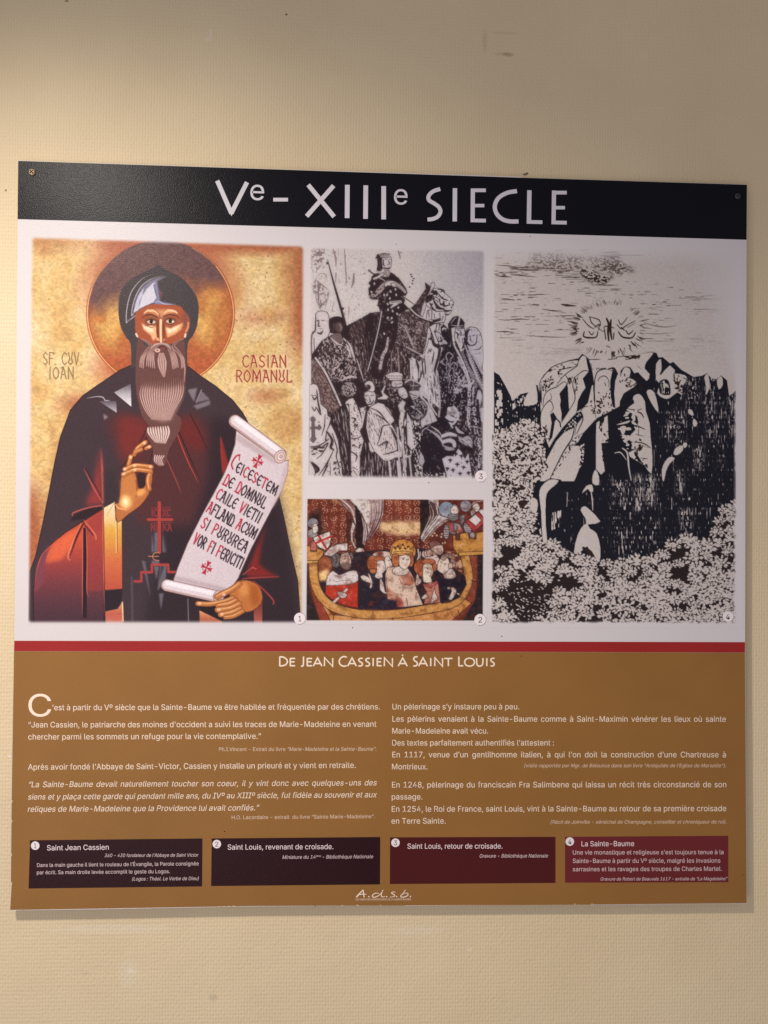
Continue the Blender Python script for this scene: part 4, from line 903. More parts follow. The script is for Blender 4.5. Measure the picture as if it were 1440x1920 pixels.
    hood = J([(80, 390), (140, 372), (190, 392), (225, 480), (240, 660), (330, 740), (340, 830), (390, 860), (385, 950), (440, 1060), (490, 1180), (520, 1460), (540, 1560), (545, 1740), (70, 1740)])
    p.poly(hood, PAP, 0, line=INK, lw=11)
    for q, w in (([(180, 470), (200, 640), (235, 810), (180, 720)], 20), ([(100, 540), (170, 545)], 14), ([(120, 560), (150, 600), (180, 560)], 18), ([(110, 700), (150, 760), (170, 700)], 12), ([(300, 820), (290, 980), (250, 1110)], 12), ([(380, 860), (370, 940), (320, 1050)], 14), ([(320, 1060), (310, 1180), (350, 1160)], 16), ([(80, 1270), (200, 1260), (350, 1170)], 14),
                 ([(90, 1290), (240, 1280), (340, 1220), (260, 1370), (180, 1440)], 14), ([(330, 1060), (400, 1180), (380, 1280), (420, 1310)], 34), ([(400, 1080), (470, 1300), (460, 1420), (510, 1560)], 14), ([(90, 1480), (160, 1600), (150, 1690)], 16), ([(420, 1320), (330, 1500), (210, 1680)], 14), ([(120, 1500), (200, 1590), (170, 1640)], 40), ([(330, 1540), (260, 1690)], 34), ([(370, 1500), (380, 1690)], 12), ([(470, 1450), (520, 1690)], 16), ([(200, 400), (225, 560)], 8)):
        line(J(q), w)
    p.grain(J([(100, 1300), (300, 1240), (280, 1340), (110, 1400)]), INK, .5, 5); p.grain(J([(330, 1480), (520, 1480), (540, 1700), (300, 1700)]), INK, .6, 5)
    p.poly(J([(105, 850), (140, 850), (165, 890), (145, 910), (150, 990), (200, 985), (215, 955), (248, 1000), (215, 1035), (195, 1015), (150, 1015), (155, 1130), (175, 1160), (130, 1215), (85, 1170), (110, 1130), (112, 1015), (60, 1020), (60, 990), (112, 990), (110, 910), (82, 880)]), (104, 92, 96), 0, line=INK, lw=8)
    # second knight from behind
    back = J([(430, 780), (520, 720), (600, 600), (720, 560), (790, 700), (810, 830), (840, 960), (800, 1060), (850, 1180), (800, 1400), (790, 1740), (560, 1740), (520, 1440), (480, 1180), (400, 950), (395, 850)])
    p.poly(back, INK); hatch(J([(430, 780), (590, 700), (640, 1000), (650, 1740), (540, 1740), (500, 1200), (410, 930)]), 80, 30, 13, (172, 162, 164), length=(60, 200))
    body = J([(580, 640), (640, 590), (700, 575), (770, 680), (800, 720), (890, 690), (870, 820), (835, 985), (795, 1050), (850, 1180), (800, 1400), (795, 1740), (670, 1740), (655, 1100), (640, 800)])
    p.poly(body, PAP, 0, line=INK, lw=9)
    for q, w in (([(700, 570), (770, 700), (820, 870)], 18), ([(680, 860), (730, 880), (700, 930)], 20), ([(640, 700), (650, 900)], 14), ([(710, 700), (715, 760)], 18), ([(700, 980), (760, 960), (720, 1010)], 16), ([(660, 1150), (760, 1150), (830, 1100)], 10), ([(690, 1240), (760, 1280)], 16), ([(670, 1340), (750, 1400), (730, 1480)], 16), ([(690, 1560), (760, 1600)], 12), ([(700, 1600), (760, 1690)], 14), ([(650, 1000), (655, 1300), (650, 1690)], 22)):
        line(J(q), w)
    p.grain(body, INK, .64, 5); p.ell(640, 455 + 1667, 112, 112, (160, 148, 150), line=INK, lw=12); p.grain([(640 + 105 * np.cos(a), 455 + 1667 + 105 * np.sin(a)) for a in np.linspace(0, 6.2, 24)], INK, .48, 3.4)
    line(J([(540, 330), (640, 280), (740, 280)]), 26, (196, 184, 184)); line(J([(520, 350), (640, 310), (740, 330)]), 10)
    # old man in skullcap
    p.poly(J([(850, 520), (900, 480), (1000, 490), (1025, 580), (980, 690), (920, 700), (870, 620)]), (196, 186, 190), 2, line=INK, lw=10)
    p.poly(J([(860, 370), (905, 335), (970, 345), (1010, 430), (990, 490), (920, 480), (870, 440)]), PAP, 2, line=INK, lw=10); p.ell(910, 425 + 1667, 42, 40, (60, 46, 50)); p.ell(890, 410 + 1667, 14, 18, MID)
    for q, w in (([(880, 545), (920, 550)], 16), ([(950, 545), (990, 535)], 16), ([(930, 570), (940, 630), (915, 640)], 11), ([(900, 670), (960, 660), (990, 610)], 14), ([(870, 590), (900, 620)], 10)):
        line(J(q), w)
    cloak = J([(895, 790), (940, 700), (1050, 640), (1130, 660), (1210, 730), (1290, 900), (1240, 950), (1330, 1060), (1400, 1210), (1395, 1420), (1300, 1430), (1200, 1480), (1130, 1470), (1000, 1340), (920, 1180), (880, 1000)])
    p.poly(cloak, PAP, 0, line=INK, lw=12)
    hatch(J([(900, 800), (960, 740), (1150, 900), (1100, 1000), (1060, 1200), (1000, 1250), (910, 1080)]), 75, 17, 9, INK, length=(30, 110)); hatch(J([(1120, 1050), (1260, 1020), (1310, 1280), (1200, 1400), (1080, 1330)]), 80, 26, 9, INK, length=(20, 60))
    for q, w in (([(950, 720), (1080, 790), (1180, 930)], 14), ([(1000, 800), (1140, 880), (1220, 960)], 13), ([(1220, 960), (1120, 980), (1090, 1100), (1040, 1250)], 15), ([(1250, 940), (1330, 1100), (1390, 1210)], 16), ([(1220, 990), (1330, 1180), (1370, 1330)], 18), ([(1060, 1260), (1180, 1200), (1160, 1300)], 20), ([(1130, 1380), (1260, 1350), (1340, 1310)], 14), ([(1150, 690), (1250, 840)], 14), ([(1240, 1010), (1330, 1210), (1330, 1330)], 36)):
        line(J(q), w)
    p.poly(J([(1060, 410), (1100, 480), (1150, 385), (1165, 400), (1130, 500), (1200, 560), (1180, 600), (1050, 600), (1040, 580), (1120, 550)]), PAP, 0, line=INK, lw=7)
    fold = J([(860, 1200), (1000, 1350), (1140, 1480), (1300, 1440), (1420, 1440), (1420, 1740), (800, 1740)])
    p.poly(fold, INK); hatch(fold, 88, 26, 12, (190, 180, 184), length=(60, 240)); line(J([(930, 1220), (960, 1320), (990, 1330)]), 34, PAP)
    for x in (1210, 1330, 1350):
        line(J([(x, 1480), (x + 20, 1690)]), 22, PAP, (1, 1))
    # the bearded king with a flat crown, kissing a hand
    p.poly(J([(1150, 260), (1230, 215), (1340, 205), (1405, 240), (1395, 330), (1220, 330)]), PAP, 0, line=INK, lw=9)
    for k in range(9):
        p.ell(1190 + 24 * k, 268 + 1667 - 4 * (k % 2), 8, 7, INK); p.ell(1200 + 22 * k, 300 + 1667, 7, 6, INK)
    p.poly(J([(1250, 335), (1390, 330), (1395, 410), (1280, 430), (1240, 400)]), (190, 180, 184), 2, line=INK, lw=9)
    line(J([(1290, 380), (1330, 385)]), 14); line(J([(1350, 380), (1385, 372)]), 14); line(J([(1240, 420), (1320, 440), (1400, 420)]), 20)
    p.poly(J([(1330, 450), (1400, 420), (1450, 460), (1480, 560), (1420, 590), (1350, 540)]), (190, 182, 188), 2, line=INK, lw=9); p.grain(J([(1180, 440), (1340, 430), (1440, 580), (1400, 700), (1260, 640)]), (160, 150, 154), .58, 4)
    p.poly(J([(1330, 680), (1400, 600), (1450, 640), (1420, 720), (1450, 780), (1380, 820), (1350, 760)]), (190, 180, 184), 0, line=INK, lw=9)
    for k in range(4):
        line(J([(1350 + 24 * k, 740 + 12 * k), (1370 + 22 * k, 800)]), 8)
    # his mantle's bands
    for q, w in (([(1400, 800), (1380, 950), (1430, 1300), (1430, 1700)], 44), ([(1480, 850), (1500, 1100), (1520, 1350)], 30), ([(1450, 900), (1400, 1010)], 30)):
        line(J(q), w, PAP, (1, .8))
    p.grain(J([(1380, 850), (1540, 850), (1540, 1700), (1400, 1700)]), INK, .56, 3, 7)
    p.poly(K([(170, 760), (240, 900), (290, 1280), (240, 1330), (180, 1240), (170, 1000)]), (196, 188, 194), 0, line=INK2, lw=10); line(K([(130, 900), (140, 1240), (170, 1400), (220, 1380)]), 12); line(K([(180, 1300), (170, 1400), (220, 1410), (240, 1340)]), 16, PAP)
    for x, y0, y1 in ((60, 1420, 1700), (130, 1440, 1700), (210, 1400, 1700), (40, 1000, 1400), (100, 1060, 1420)):
        line(K([(x, y0), (x + 14, (y0 + y1) / 2), (x + 30, y1)]), 18, (186, 178, 184), (1, 1))
    p.poly(K([(240, 900), (360, 900), (370, 1700), (270, 1700), (280, 1300)]), INK2); p.grain(K([(240, 900), (370, 900), (400, 1740), (290, 1740)]), PAP, .5, 4, 5)
    # man in a peaked cap, mail shoulder
    p.poly(K([(150, 350), (240, 310), (330, 345), (390, 400), (360, 430), (345, 470), (210, 470), (205, 380)]), (70, 58, 64), 0, line=INK2, lw=8); line(K([(150, 360), (240, 318), (390, 395)]), 14, (190, 182, 188), (1, 1)); line(K([(270, 340), (262, 460)]), 10, PAP)
    for k in range(5):
        p.ell(1288 + 230 + 24 * k, 1667 + 400 + 6 * (k % 2), 8, 8, PAP)
    p.poly(K([(200, 480), (350, 470), (345, 560), (290, 620), (240, 590)]), (180, 172, 178), 2, line=INK2, lw=8); line(K([(220, 520), (270, 530)]), 16, INK2); line(K([(270, 545), (310, 540)]), 16, INK2); line(K([(260, 580), (320, 560)]), 12, INK2)
    p.poly(K([(345, 560), (400, 560), (470, 640), (545, 760), (612, 905), (500, 950), (380, 1010), (365, 900), (440, 820), (465, 700)]), (186, 178, 186), 0, line=INK2, lw=9); line(K([(500, 800), (530, 920)]), 9, INK2); line(K([(440, 880), (460, 930)]), 9, INK2)
    p.ell(1288 + 330, 1667 + 740, 132, 148, (150, 142, 148), line=INK2, lw=10); p.grain(K([(330 + 125 * np.cos(a), 740 + 140 * np.sin(a)) for a in np.linspace(0, 6.2, 24)]), INK2, .47, 3.6, 4.4); p.poly(K([(190, 620), (270, 640), (290, 740), (250, 780), (190, 760)]), INK2, 2, soft=4); p.poly(K([(220, 690), (285, 690), (280, 740)]), (180, 172, 178))
    # horse's fore trappings, long light folds
    for q, w in (([(470, 20), (480, 200), (400, 400), (440, 560)], 44), ([(560, 60), (540, 200), (590, 330), (560, 500)], 24), ([(510, 340), (540, 560), (520, 700)], 22), ([(600, 200), (620, 400), (640, 640), (630, 840)], 24), ([(470, 460), (490, 640), (600, 820)], 18), ([(390, 460), (380, 540)], 60), ([(250, 0), (260, 260)], 16), ([(370, 60), (350, 290)], 20)):
        line(K(q), w, (186, 178, 186), (1, .7))
    hatch(K([(440, 300), (620, 200), (640, 840), (500, 640)]), 84, 34, 12, INK2, length=(60, 180))
    # right: seated crusader with arms, shield with crosses
    right = K([(640, 20), (900, 0), (1250, 360), (1260, 1700), (1090, 1700), (1000, 1300), (880, 900), (720, 660), (640, 640)])
    p.grain(right, (150, 142, 152), .62, 4, 6); p.grain(K([(860, 200), (1040, 300), (960, 520), (820, 500)]), (180, 172, 182), .52, 4)
    for q, w in (([(900, 0), (1000, 220), (1060, 370)], 15), ([(1060, 20), (1160, 260), (1240, 440)], 18), ([(1060, 380), (1060, 640), (1050, 900), (1090, 1050)], 34), ([(1120, 440), (1100, 680)], 22), ([(1130, 730), (1150, 1000), (1210, 1300), (1200, 1560)], 40), ([(960, 400), (1040, 400), (1100, 370), (1120, 330)], 26)):
        line(K(q), w, (184, 176, 186), (1, .7))
    p.grain(K([(1030, 480), (1110, 480), (1250, 1200), (1240, 1690), (1150, 1200), (1060, 1060)]), INK2, .5, 4)
    for k in range(16):
        p.ell(1288 + 1000 + 15 * k, 1667 + 60 + 24 * k, 16, 13, (176, 168, 178)); p.ell(1288 + 1000 + 15 * k, 1667 + 60 + 24 * k, 8, 7, INK2)
    p.poly(K([(1180, 470), (1220, 450), (1250, 560), (1225, 680), (1200, 690), (1190, 600), (1150, 600)]), (186, 180, 190), 0, line=INK2, lw=8); p.poly(K([(1210, 730), (1260, 720), (1260, 940), (1225, 900)]), (180, 174, 184), soft=3)
    crus = K([(380, 1040), (430, 970), (600, 920), (680, 800), (700, 710), (760, 680), (860, 690), (905, 760), (910, 860), (870, 960), (900, 1020), (1050, 1080), (1120, 1260), (1090, 1320), (1000, 1320), (700, 1400), (740, 1700), (400, 1700), (430, 1480), (370, 1320)])
    p.poly(crus, INK2, 0, line=(24, 18, 24), lw=8); p.grain(crus, (130, 122, 130), .84, 3.4)
    p.poly(K([(745, 760), (760, 710), (830, 700), (870, 740), (890, 800), (860, 830), (780, 830), (740, 810)]), (150, 142, 150), 2); p.ell(1288 + 775, 1667 + 735, 24, 30, PAP)
    for q, w in (([(840, 700), (900, 780), (895, 870), (860, 895)], 26), ([(730, 850), (800, 890), (880, 880)], 26), ([(780, 930), (820, 950), (870, 910)], 22), ([(800, 960), (820, 1000)], 22), ([(750, 830), (830, 860), (880, 820)], 26)):
        line(K(q), w, (190, 184, 192), (.8, .8))
    line(K([(780, 790), (810, 800)]), 12, INK2); line(K([(835, 785), (860, 790)]), 12, INK2); line(K([(800, 830), (850, 850)]), 22, INK2)
    for k in range(8):
        line(K([(450 + 22 * k, 1010 + 10 * k), (560 + 18 * k, 1080 + 18 * k), (680, 1160 + 16 * k)]), 9, (176, 168, 178))
    line(K([(390, 1110), (400, 1040), (480, 990)]), 12, (176, 168, 178)); line(K([(520, 985), (610, 1040), (660, 1100)]), 14, PAP)
    line(K([(680, 1120), (780, 1090), (870, 1110)]), 40, (190, 184, 192), (.9, .7)); line(K([(690, 1200), (780, 1180), (840, 1210), (850, 1260)]), 46, (186, 180, 188), (.8, .8)); line(K([(690, 1150), (800, 1130), (860, 1150)]), 14, INK2)
    p.poly(K([(890, 1110), (960, 1140), (1060, 1100), (1110, 1190), (1110, 1290), (1020, 1260), (920, 1200)]), (176, 168, 178), 0, line=INK2, lw=8); hatch(K([(890, 1110), (960, 1140), (1060, 1100), (1110, 1190), (1110, 1290), (1020, 1260), (920, 1200)]), 36, 20, 9, INK2); line(K([(870, 990), (910, 1050), (980, 1080)]), 34, (180, 172, 182))
    for k in range(5):
        line(K([(690 + 6 * k, 1250 + 14 * k), (770, 1280 + 10 * k), (850, 1290 + 6 * k)]), 8, (170, 162, 172))
    sh = K([(670, 1440), (740, 1400), (830, 1400), (905, 1290), (960, 1350), (1000, 1440), (1050, 1340), (1110, 1740), (750, 1740)])
    p.poly(sh, (196, 188, 198), 0, line=INK2, lw=10)
    for x, y in ((790, 1460), (890, 1520), (950, 1400), (830, 1600), (980, 1560), (930, 1650), (1050, 1640), (750, 1580), (870, 1370), (1030, 1480)):
        a = rng.uniform(-20, 20)
        p.ell(1288 + x, 1667 + y, 34, 11, INK2, rot=a); p.ell(1288 + x, 1667 + y + 6, 11, 34, INK2, rot=a)
    p.poly(K([(360, 1320), (410, 1400), (430, 1480), (390, 1560), (340, 1500)]), (170, 162, 170), 0, line=INK2, lw=8); p.grain(K([(380, 1640), (720, 1640), (740, 1740), (380, 1740)]), PAP, .56, 5)
    # the fine burr of the block: light flecks in the darks, dark flecks in the lights
    L_ = p.buf.mean(2)
    crowd = np.clip((Y - 600 + np.abs(X - 720) * .15) / 40, 0, 1)
    n1, n2 = box_blur(p.noise(1.6, 2.8, 1), .6), box_blur(p.noise(2.2, 1.6, 1), .6)
    dark = np.clip((95 - L_) / 40, 0, 1) * np.clip((n1 - .60) / .14, 0, 1) * np.clip((p.noise(30, 40, 2) - .34) * 4, 0, 1)
    lite = np.clip((L_ - 120) / 50, 0, 1) * np.clip((n2 - .68) / .12, 0, 1) * crowd
    p.buf = mixc(p.buf, (150, 136, 138), dark * .6)
    p.buf = mixc(p.buf, INK, lite * .6)
    p.buf = .74 * p.buf + .26 * np.stack([box_blur(p.buf[..., c], 3) for c in range(3)], -1)
    p.buf *= (.94 + .12 * p.noise(1.6, 1.6, 1))[..., None]
    p.feather((584, 580), (466, 471), (907, 904.5), (892.5, 894.5), 9)
    return p


def paint_cliff():
    # an engraving: a cliff above a forest, a sunburst with angels in a streaked sky
    p = Painter(917, 458, 1394, 1178, seed=5)
    INK, INK2, PAP = (52, 40, 38), (32, 32, 41), (204, 194, 190)
    rng = np.random.default_rng(31)
    p.buf[:] = PAP
    X, Y = np.meshgrid(np.arange(p.w) + p.x0, np.arange(p.h) + p.y0)
    # sky: broken horizontal engraving lines
    fade = np.clip((690 - Y) / 60, 0, 1) * np.clip((1375 - X) / 130, .12, 1)
    n = p.noise(26, 1.25, 1) * .7 + .3 * p.noise(7, 1.6, 1); env = p.noise(80, 20, 3)
    hole = np.clip((np.hypot((X - 1142) / 66., (Y - 616) / 50.) - .95) * 4, 0, 1)
    a = np.clip((n - .74 + (env - .5) * .9) / .12, 0, 1) * fade * hole * np.where(Y < 640, 1, .4)
    p.buf += (np.array(INK) - p.buf) * (a * .62)[..., None]
    p.view(910, 450, 5.76)
    for q, al in (([(470, 150), (620, 130), (900, 150), (1080, 190), (1010, 310), (930, 330), (760, 330), (600, 310), (420, 290), (500, 220)], .55), ([(1000, 310), (1080, 290), (1150, 310), (1230, 370), (1390, 390), (1300, 480), (1150, 465), (1050, 400)], .95), ([(1090, 190), (1440, 180), (1480, 250), (1640, 330), (1440, 380), (1200, 330)], .6)):
        p.poly(q, (172, 156, 146), soft=26, alpha=.3)
        p.grain(q, INK, .47, 3.0, 2.0, soft=16, alpha=al, oct=2)
    for q, w in (([(110, 270), (250, 280), (380, 300)], 9), ([(270, 375), (400, 385), (560, 400)], 12), ([(110, 385), (190, 395), (290, 400)], 14), ([(410, 460), (510, 462)], 13), ([(680, 470), (760, 470)], 20), ([(820, 410), (930, 390)], 10), ([(1000, 555), (1160, 560)], 12), ([(470, 610), (550, 612)], 12), ([(820, 695), (880, 705), (980, 712)], 30), ([(460, 690), (570, 698)], 12),
                 ([(170, 630), (250, 640), (325, 655)], 12), ([(190, 870), (360, 855), (490, 860)], 12), ([(160, 1055), (390, 1056)], 14), ([(110, 990), (220, 990), (320, 1000)], 13), ([(430, 1030), (560, 1040), (780, 1050), (920, 1045)], 8), ([(500, 980), (610, 985)], 9), ([(610, 745), (740, 765), (840, 768)], 14), ([(970, 655), (1050, 658)], 8), ([(1080, 600), (1230, 630)], 8),
                 ([(1660, 1000), (1850, 1015), (2050, 1000)], 10), ([(1700, 880), (1800, 920), (1950, 940), (2080, 920)], 14), ([(1700, 1120), (1900, 1130)], 5)):
        p.stroke(q, w, INK, taper=(.3, .2), alpha=.85 if q[0][0] < 1600 else .45)
    # sunburst
    cx, cy = 1142, 615
    p.view(0, 0, 1)
    for k in range(130):
        t = rng.uniform(0, 2 * np.pi)
        up = np.sin(t) < -.55
        r0 = 1 + rng.normal() * .03
        L = rng.uniform(4, 17) * (.8 if up else 1)
        d = np.array([np.cos(t), np.sin(t)])
        o = np.array([cx, cy]) + d * [61 * r0, 45 * r0]
        p.stroke([o, o + d * L * .5 + rng.normal(size=2) * .8, o + d * L + rng.normal(size=2) * 1.5], rng.uniform(.8, 2.4), INK, alpha=.3 if up else .8, taper=(1, .2))
    p.view(1040, 300, 3.6)
    for q, w in (([(190, 1075), (230, 1120), (265, 1140)], 5), ([(235, 1055), (250, 1100), (290, 1130)], 5), ([(240, 1060), (300, 1080), (310, 1120)], 5), ([(200, 1160), (195, 1190), (230, 1200), (280, 1195), (290, 1160)], 8), ([(230, 1155), (250, 1180), (265, 1160)], 5), ([(270, 1130), (300, 1110), (295, 1150)], 6), ([(300, 1140), (330, 1160)], 5),
                 ([(350, 1070), (365, 1110), (360, 1160), (365, 1220)], 12), ([(380, 1080), (375, 1140), (385, 1210)], 12), ([(335, 1140), (345, 1210)], 9), ([(400, 1170), (395, 1210)], 9), ([(330, 1130), (360, 1120), (400, 1135)], 6), ([(420, 1110), (450, 1140), (480, 1120), (545, 1085)], 5), ([(430, 1080), (450, 1110), (490, 1065)], 5), ([(430, 1160), (460, 1195), (520, 1200), (545, 1165)], 8),
                 ([(480, 1150), (500, 1175), (530, 1150)], 6), ([(450, 1130), (470, 1150)], 9), ([(350, 1255), (375, 1265)], 6), ([(490, 1130), (545, 1100)], 4)):
        p.stroke(q, w * 1.5, INK, taper=(.6, .5))
    # the dark mass of the cliff
    p.view(0, 0, 1)
    cliff = [(926, 697), (936, 703), (948, 724), (957, 742), (961, 752), (976, 739), (993, 735), (1000, 722), (1008, 722), (1012, 740), (1020, 704), (1037, 690), (1066, 677), (1085, 673), (1092, 665), (1099, 671), (1110, 677), (1140, 675), (1158, 671), (1190, 666), (1222, 661), (1230, 663), (1234, 672), (1242, 671), (1256, 683), (1262, 680),
             (1276, 694), (1300, 708), (1316, 706), (1326, 701), (1334, 709), (1343, 711), (1352, 704), (1363, 713), (1367, 742), (1374, 738), (1380, 731), (1380, 1010), (1340, 1060), (1180, 1075), (1000, 1050), (926, 1080)]
    p.poly(cliff, INK2)
    p.stroke(cliff[9:30], 2.6, INK2, 0)
    p.grain([(928, 715), (941, 720), (945, 860), (928, 900)], PAP, .45, 4, 6); p.grain([(948, 740), (1012, 745), (1012, 830), (950, 860)], PAP, .72, 2, 7)
    # vertical light hatching on the shaded rock
    for q, t in (([(1225, 700), (1375, 760), (1375, 960), (1240, 1040), (1225, 900)], .66), ([(1020, 930), (1140, 900), (1140, 1040), (1030, 1030)], .7), ([(1140, 890), (1230, 890), (1240, 1060), (1150, 1050)], .6), ([(1250, 770), (1285, 770), (1285, 840), (1250, 830)], .5), ([(1320, 700), (1340, 700), (1340, 830), (1325, 830)], .5), ([(1340, 740), (1360, 740), (1360, 880), (1342, 880)], .6), ([(1366, 740), (1380, 735), (1380, 820), (1372, 820)], .42),
                 ([(1285, 710), (1312, 706), (1312, 750), (1285, 760)], .5), ([(1190, 890), (1205, 890), (1205, 960), (1190, 960)], .4), ([(1212, 895), (1228, 890), (1225, 950), (1210, 940)], .4), ([(1148, 895), (1172, 890), (1170, 945), (1150, 940)], .48), ([(1268, 880), (1280, 880), (1280, 925), (1268, 925)], .42), ([(1272, 955), (1300, 955), (1298, 990), (1280, 1000)], .45), ([(1030, 950), (1055, 950), (1050, 1000), (1030, 995)], .42), ([(1300, 840), (1320, 830), (1318, 880), (1305, 880)], .48)):
        p.grain(q, PAP, t + .17, 1.5, 9, soft=3.5, oct=1, edge=.16)
        p.grain(q, PAP, t + .24, 1.6, 2.2, soft=3.5, oct=1, edge=.2)
    p.view(910, 640, 5.76)
    L = lambda q, sm=2: p.poly(q, PAP, sm)
    def edge(q, w=7, c=INK):
        p.stroke(q, w, c, taper=(.6, .5))
    L([(1130, 240), (1105, 205), (1200, 196), (1440, 185), (1440, 300), (1375, 288), (1232, 312), (1185, 380), (1168, 400)], 0)
    p.grain([(1200, 200), (1290, 200), (1240, 260), (1200, 260)], INK, .45, 3, 5); edge([(1110, 200), (1210, 196), (1290, 212)], 9); edge([(1180, 268), (1230, 235), (1320, 205), (1440, 188)], 9)
    L([(590, 605), (588, 450), (655, 345), (745, 265), (905, 212), (1005, 203), (1035, 162), (1060, 150), (1092, 166), (1128, 205), (1440, 185), (1460, 300), (1450, 700), (1330, 765), (1200, 832), (1190, 860), (1060, 985), (1000, 1090), (1008, 1130), (1036, 1200), (1005, 1400), (960, 1512),
       (590, 1512), (620, 1400), (660, 1270), (690, 1150), (640, 1020), (602, 1000), (598, 760)], 0)
    D = lambda q, sm=0: p.poly(q, INK2, sm)
    D([(1085, 160), (1100, 250), (1116, 325), (1052, 402), (1082, 500), (1040, 560), (1000, 640), (985, 765), (1060, 715), (1112, 660), (1150, 540), (1165, 470), (1168, 400), (1140, 270), (1120, 200)])
    D([(880, 455), (860, 490), (800, 562), (815, 640), (806, 690), (824, 780), (820, 872), (905, 748), (896, 600), (892, 500)])
    D([(735, 765), (700, 790), (716, 880), (704, 960), (682, 1090), (722, 1040), (745, 910), (752, 860), (770, 845), (800, 880), (808, 930), (822, 930), (812, 870), (775, 835)])
    D([(680, 1168), (740, 1060), (832, 935), (985, 768), (1034, 760), (1052, 820), (985, 905), (965, 930), (850, 985), (765, 1080), (662, 1275), (640, 1250)])
    D([(1062, 985), (1190, 842), (1192, 1000), (1190, 1380), (1230, 1440), (1170, 1512), (955, 1512), (985, 1470), (1005, 1400), (1040, 1200), (1012, 1130), (955, 1128), (1000, 1090)])
    D([(1376, 300), (1440, 326), (1404, 430), (1392, 560), (1404, 720), (1380, 712), (1354, 600), (1348, 432)])
    D([(600, 440), (585, 610), (604, 690), (612, 620)]); D([(1168, 400), (1180, 500), (1184, 700), (1160, 700), (1170, 600), (1160, 480)])
    p.grain([(605, 440), (720, 365), (745, 440), (680, 515), (620, 570)], INK, .44, 2.4); p.grain([(640, 340), (760, 262), (1000, 208), (980, 262), (760, 330)], INK, .62, 4, 2); p.grain([(780, 320), (840, 320), (820, 400), (785, 400)], INK, .5, 2.5)
    p.grain([(895, 390), (945, 380), (942, 500), (905, 500)], INK, .46, 2.4, 4); p.grain([(955, 400), (1000, 370), (995, 560), (965, 580)], INK, .42, 2.2, 4); p.grain([(610, 930), (660, 900), (690, 1060), (640, 1060)], INK, .42, 2, 5); p.grain([(520, 1000), (600, 990), (600, 1060)], INK, .5, 2)
    p.grain([(1150, 300), (1440, 200), (1440, 330), (1230, 320)], INK, .66, 3); p.grain([(1300, 540), (1350, 500), (1380, 700), (1330, 720)], INK, .56, 2.4, 4)
    p.grain([(940, 1060), (990, 1020), (1040, 1000), (820, 1330), (700, 1490), (740, 1380)], INK, .54, 3); p.grain([(985, 1130), (1070, 1100), (1060, 1300), (990, 1420)], PAP, .46, 2.2); p.grain([(985, 770), (1060, 740), (960, 950), (830, 980)], PAP, .6, 2.4); p.grain([(1195, 880), (1330, 820), (1310, 1440), (1230, 1440)], INK, .58, 3, 5)
    for q, w in (([(590, 605), (588, 450), (655, 345), (745, 265), (905, 212), (1005, 203)], 9), ([(985, 275), (1008, 210), (1035, 164), (1060, 152), (1090, 168)], 10), ([(785, 450), (860, 360), (985, 270), (1000, 240)], 9), ([(770, 480), (785, 440)], 8), ([(860, 358), (892, 410), (888, 470)], 9), ([(960, 392), (1060, 318), (1114, 326)], 9),
                 ([(960, 390), (944, 480), (968, 590), (960, 650), (905, 745), (822, 880)], 9), ([(622, 695), (640, 580), (700, 520), (770, 492), (845, 438), (882, 456)], 10), ([(706, 560), (712, 620), (690, 640), (640, 690)], 7), ([(600, 1000), (602, 770), (690, 642), (735, 715), (704, 772)], 9), ([(1184, 700), (1178, 500), (1190, 380), (1232, 316), (1372, 290), (1432, 322)], 11),
                 ([(965, 1015), (985, 905), (1050, 722), (1165, 716), (1195, 830)], 8), ([(985, 1030), (1065, 985)], 9), ([(960, 940), (930, 1060), (840, 1200), (700, 1480)], 15), ([(1040, 770), (1052, 850), (985, 1000)], 12), ([(1215, 430), (1240, 390), (1290, 375), (1330, 420), (1335, 500)], 9), ([(1225, 300), (1330, 290), (1425, 300)], 12), ([(1290, 450), (1300, 480)], 14), ([(800, 305), (900, 290), (985, 265)], 7), ([(700, 325), (745, 300)], 7),
                 ([(515, 1040), (525, 920), (580, 910), (600, 970)], 9), ([(930, 1130), (1000, 1090)], 12), ([(740, 1200), (745, 1150)], 6), ([(1140, 240), (1165, 390)], 9)):
        edge(q, w, INK2)
    L([(412, 690), (440, 590), (520, 470), (548, 478), (562, 660), (480, 692)]); L([(1404, 420), (1445, 400), (1445, 660), (1404, 716)], 0); L([(520, 1040), (530, 925), (580, 915), (595, 960), (590, 1040)]); L([(1150, 480), (1165, 470), (1168, 620), (1190, 720), (1100, 700)], 0)
    L([(1200, 880), (1320, 800), (1332, 1090), (1252, 1100), (1290, 1400), (1250, 1440), (1195, 1380), (1195, 1000)], 0); p.grain([(1225, 850), (1290, 820), (1260, 980), (1230, 960)], INK2, .42, 1.8, 6); p.grain([(1280, 980), (1350, 960), (1300, 1440), (1250, 1200)], INK2, .5, 3, 4)
    for k in range(44):
        x, y = rng.normal(1240, 52), rng.normal(690, 66)
        p.ell(x, y, rng.uniform(8, 18), 7, INK, rot=rng.uniform(-80, 80))
    p.grain([(280, 610), (420, 560), (400, 640), (300, 740)], PAP, .5, 5)
    p.view(1140, 640, 5.538)
    L([(-20, 290), (0, 195), (150, 152), (390, 122), (472, 120), (402, 210), (380, 282), (432, 340), (402, 412), (312, 322), (272, 332), (232, 270), (162, 270), (100, 335), (60, 282)])
    p.grain([(160, 155), (340, 135), (320, 190), (180, 190)], INK, .5, 6, 3); edge([(0, 190), (80, 180), (110, 160), (300, 150)], 9); edge([(310, 260), (340, 285)], 8); edge([(0, 290), (60, 280), (100, 340)], 20)
    L([(140, 335), (172, 272), (222, 282), (232, 330), (202, 400), (122, 422)]); L([(80, 480), (120, 402), (220, 382), (292, 422), (272, 472), (162, 542), (112, 642), (72, 522)])
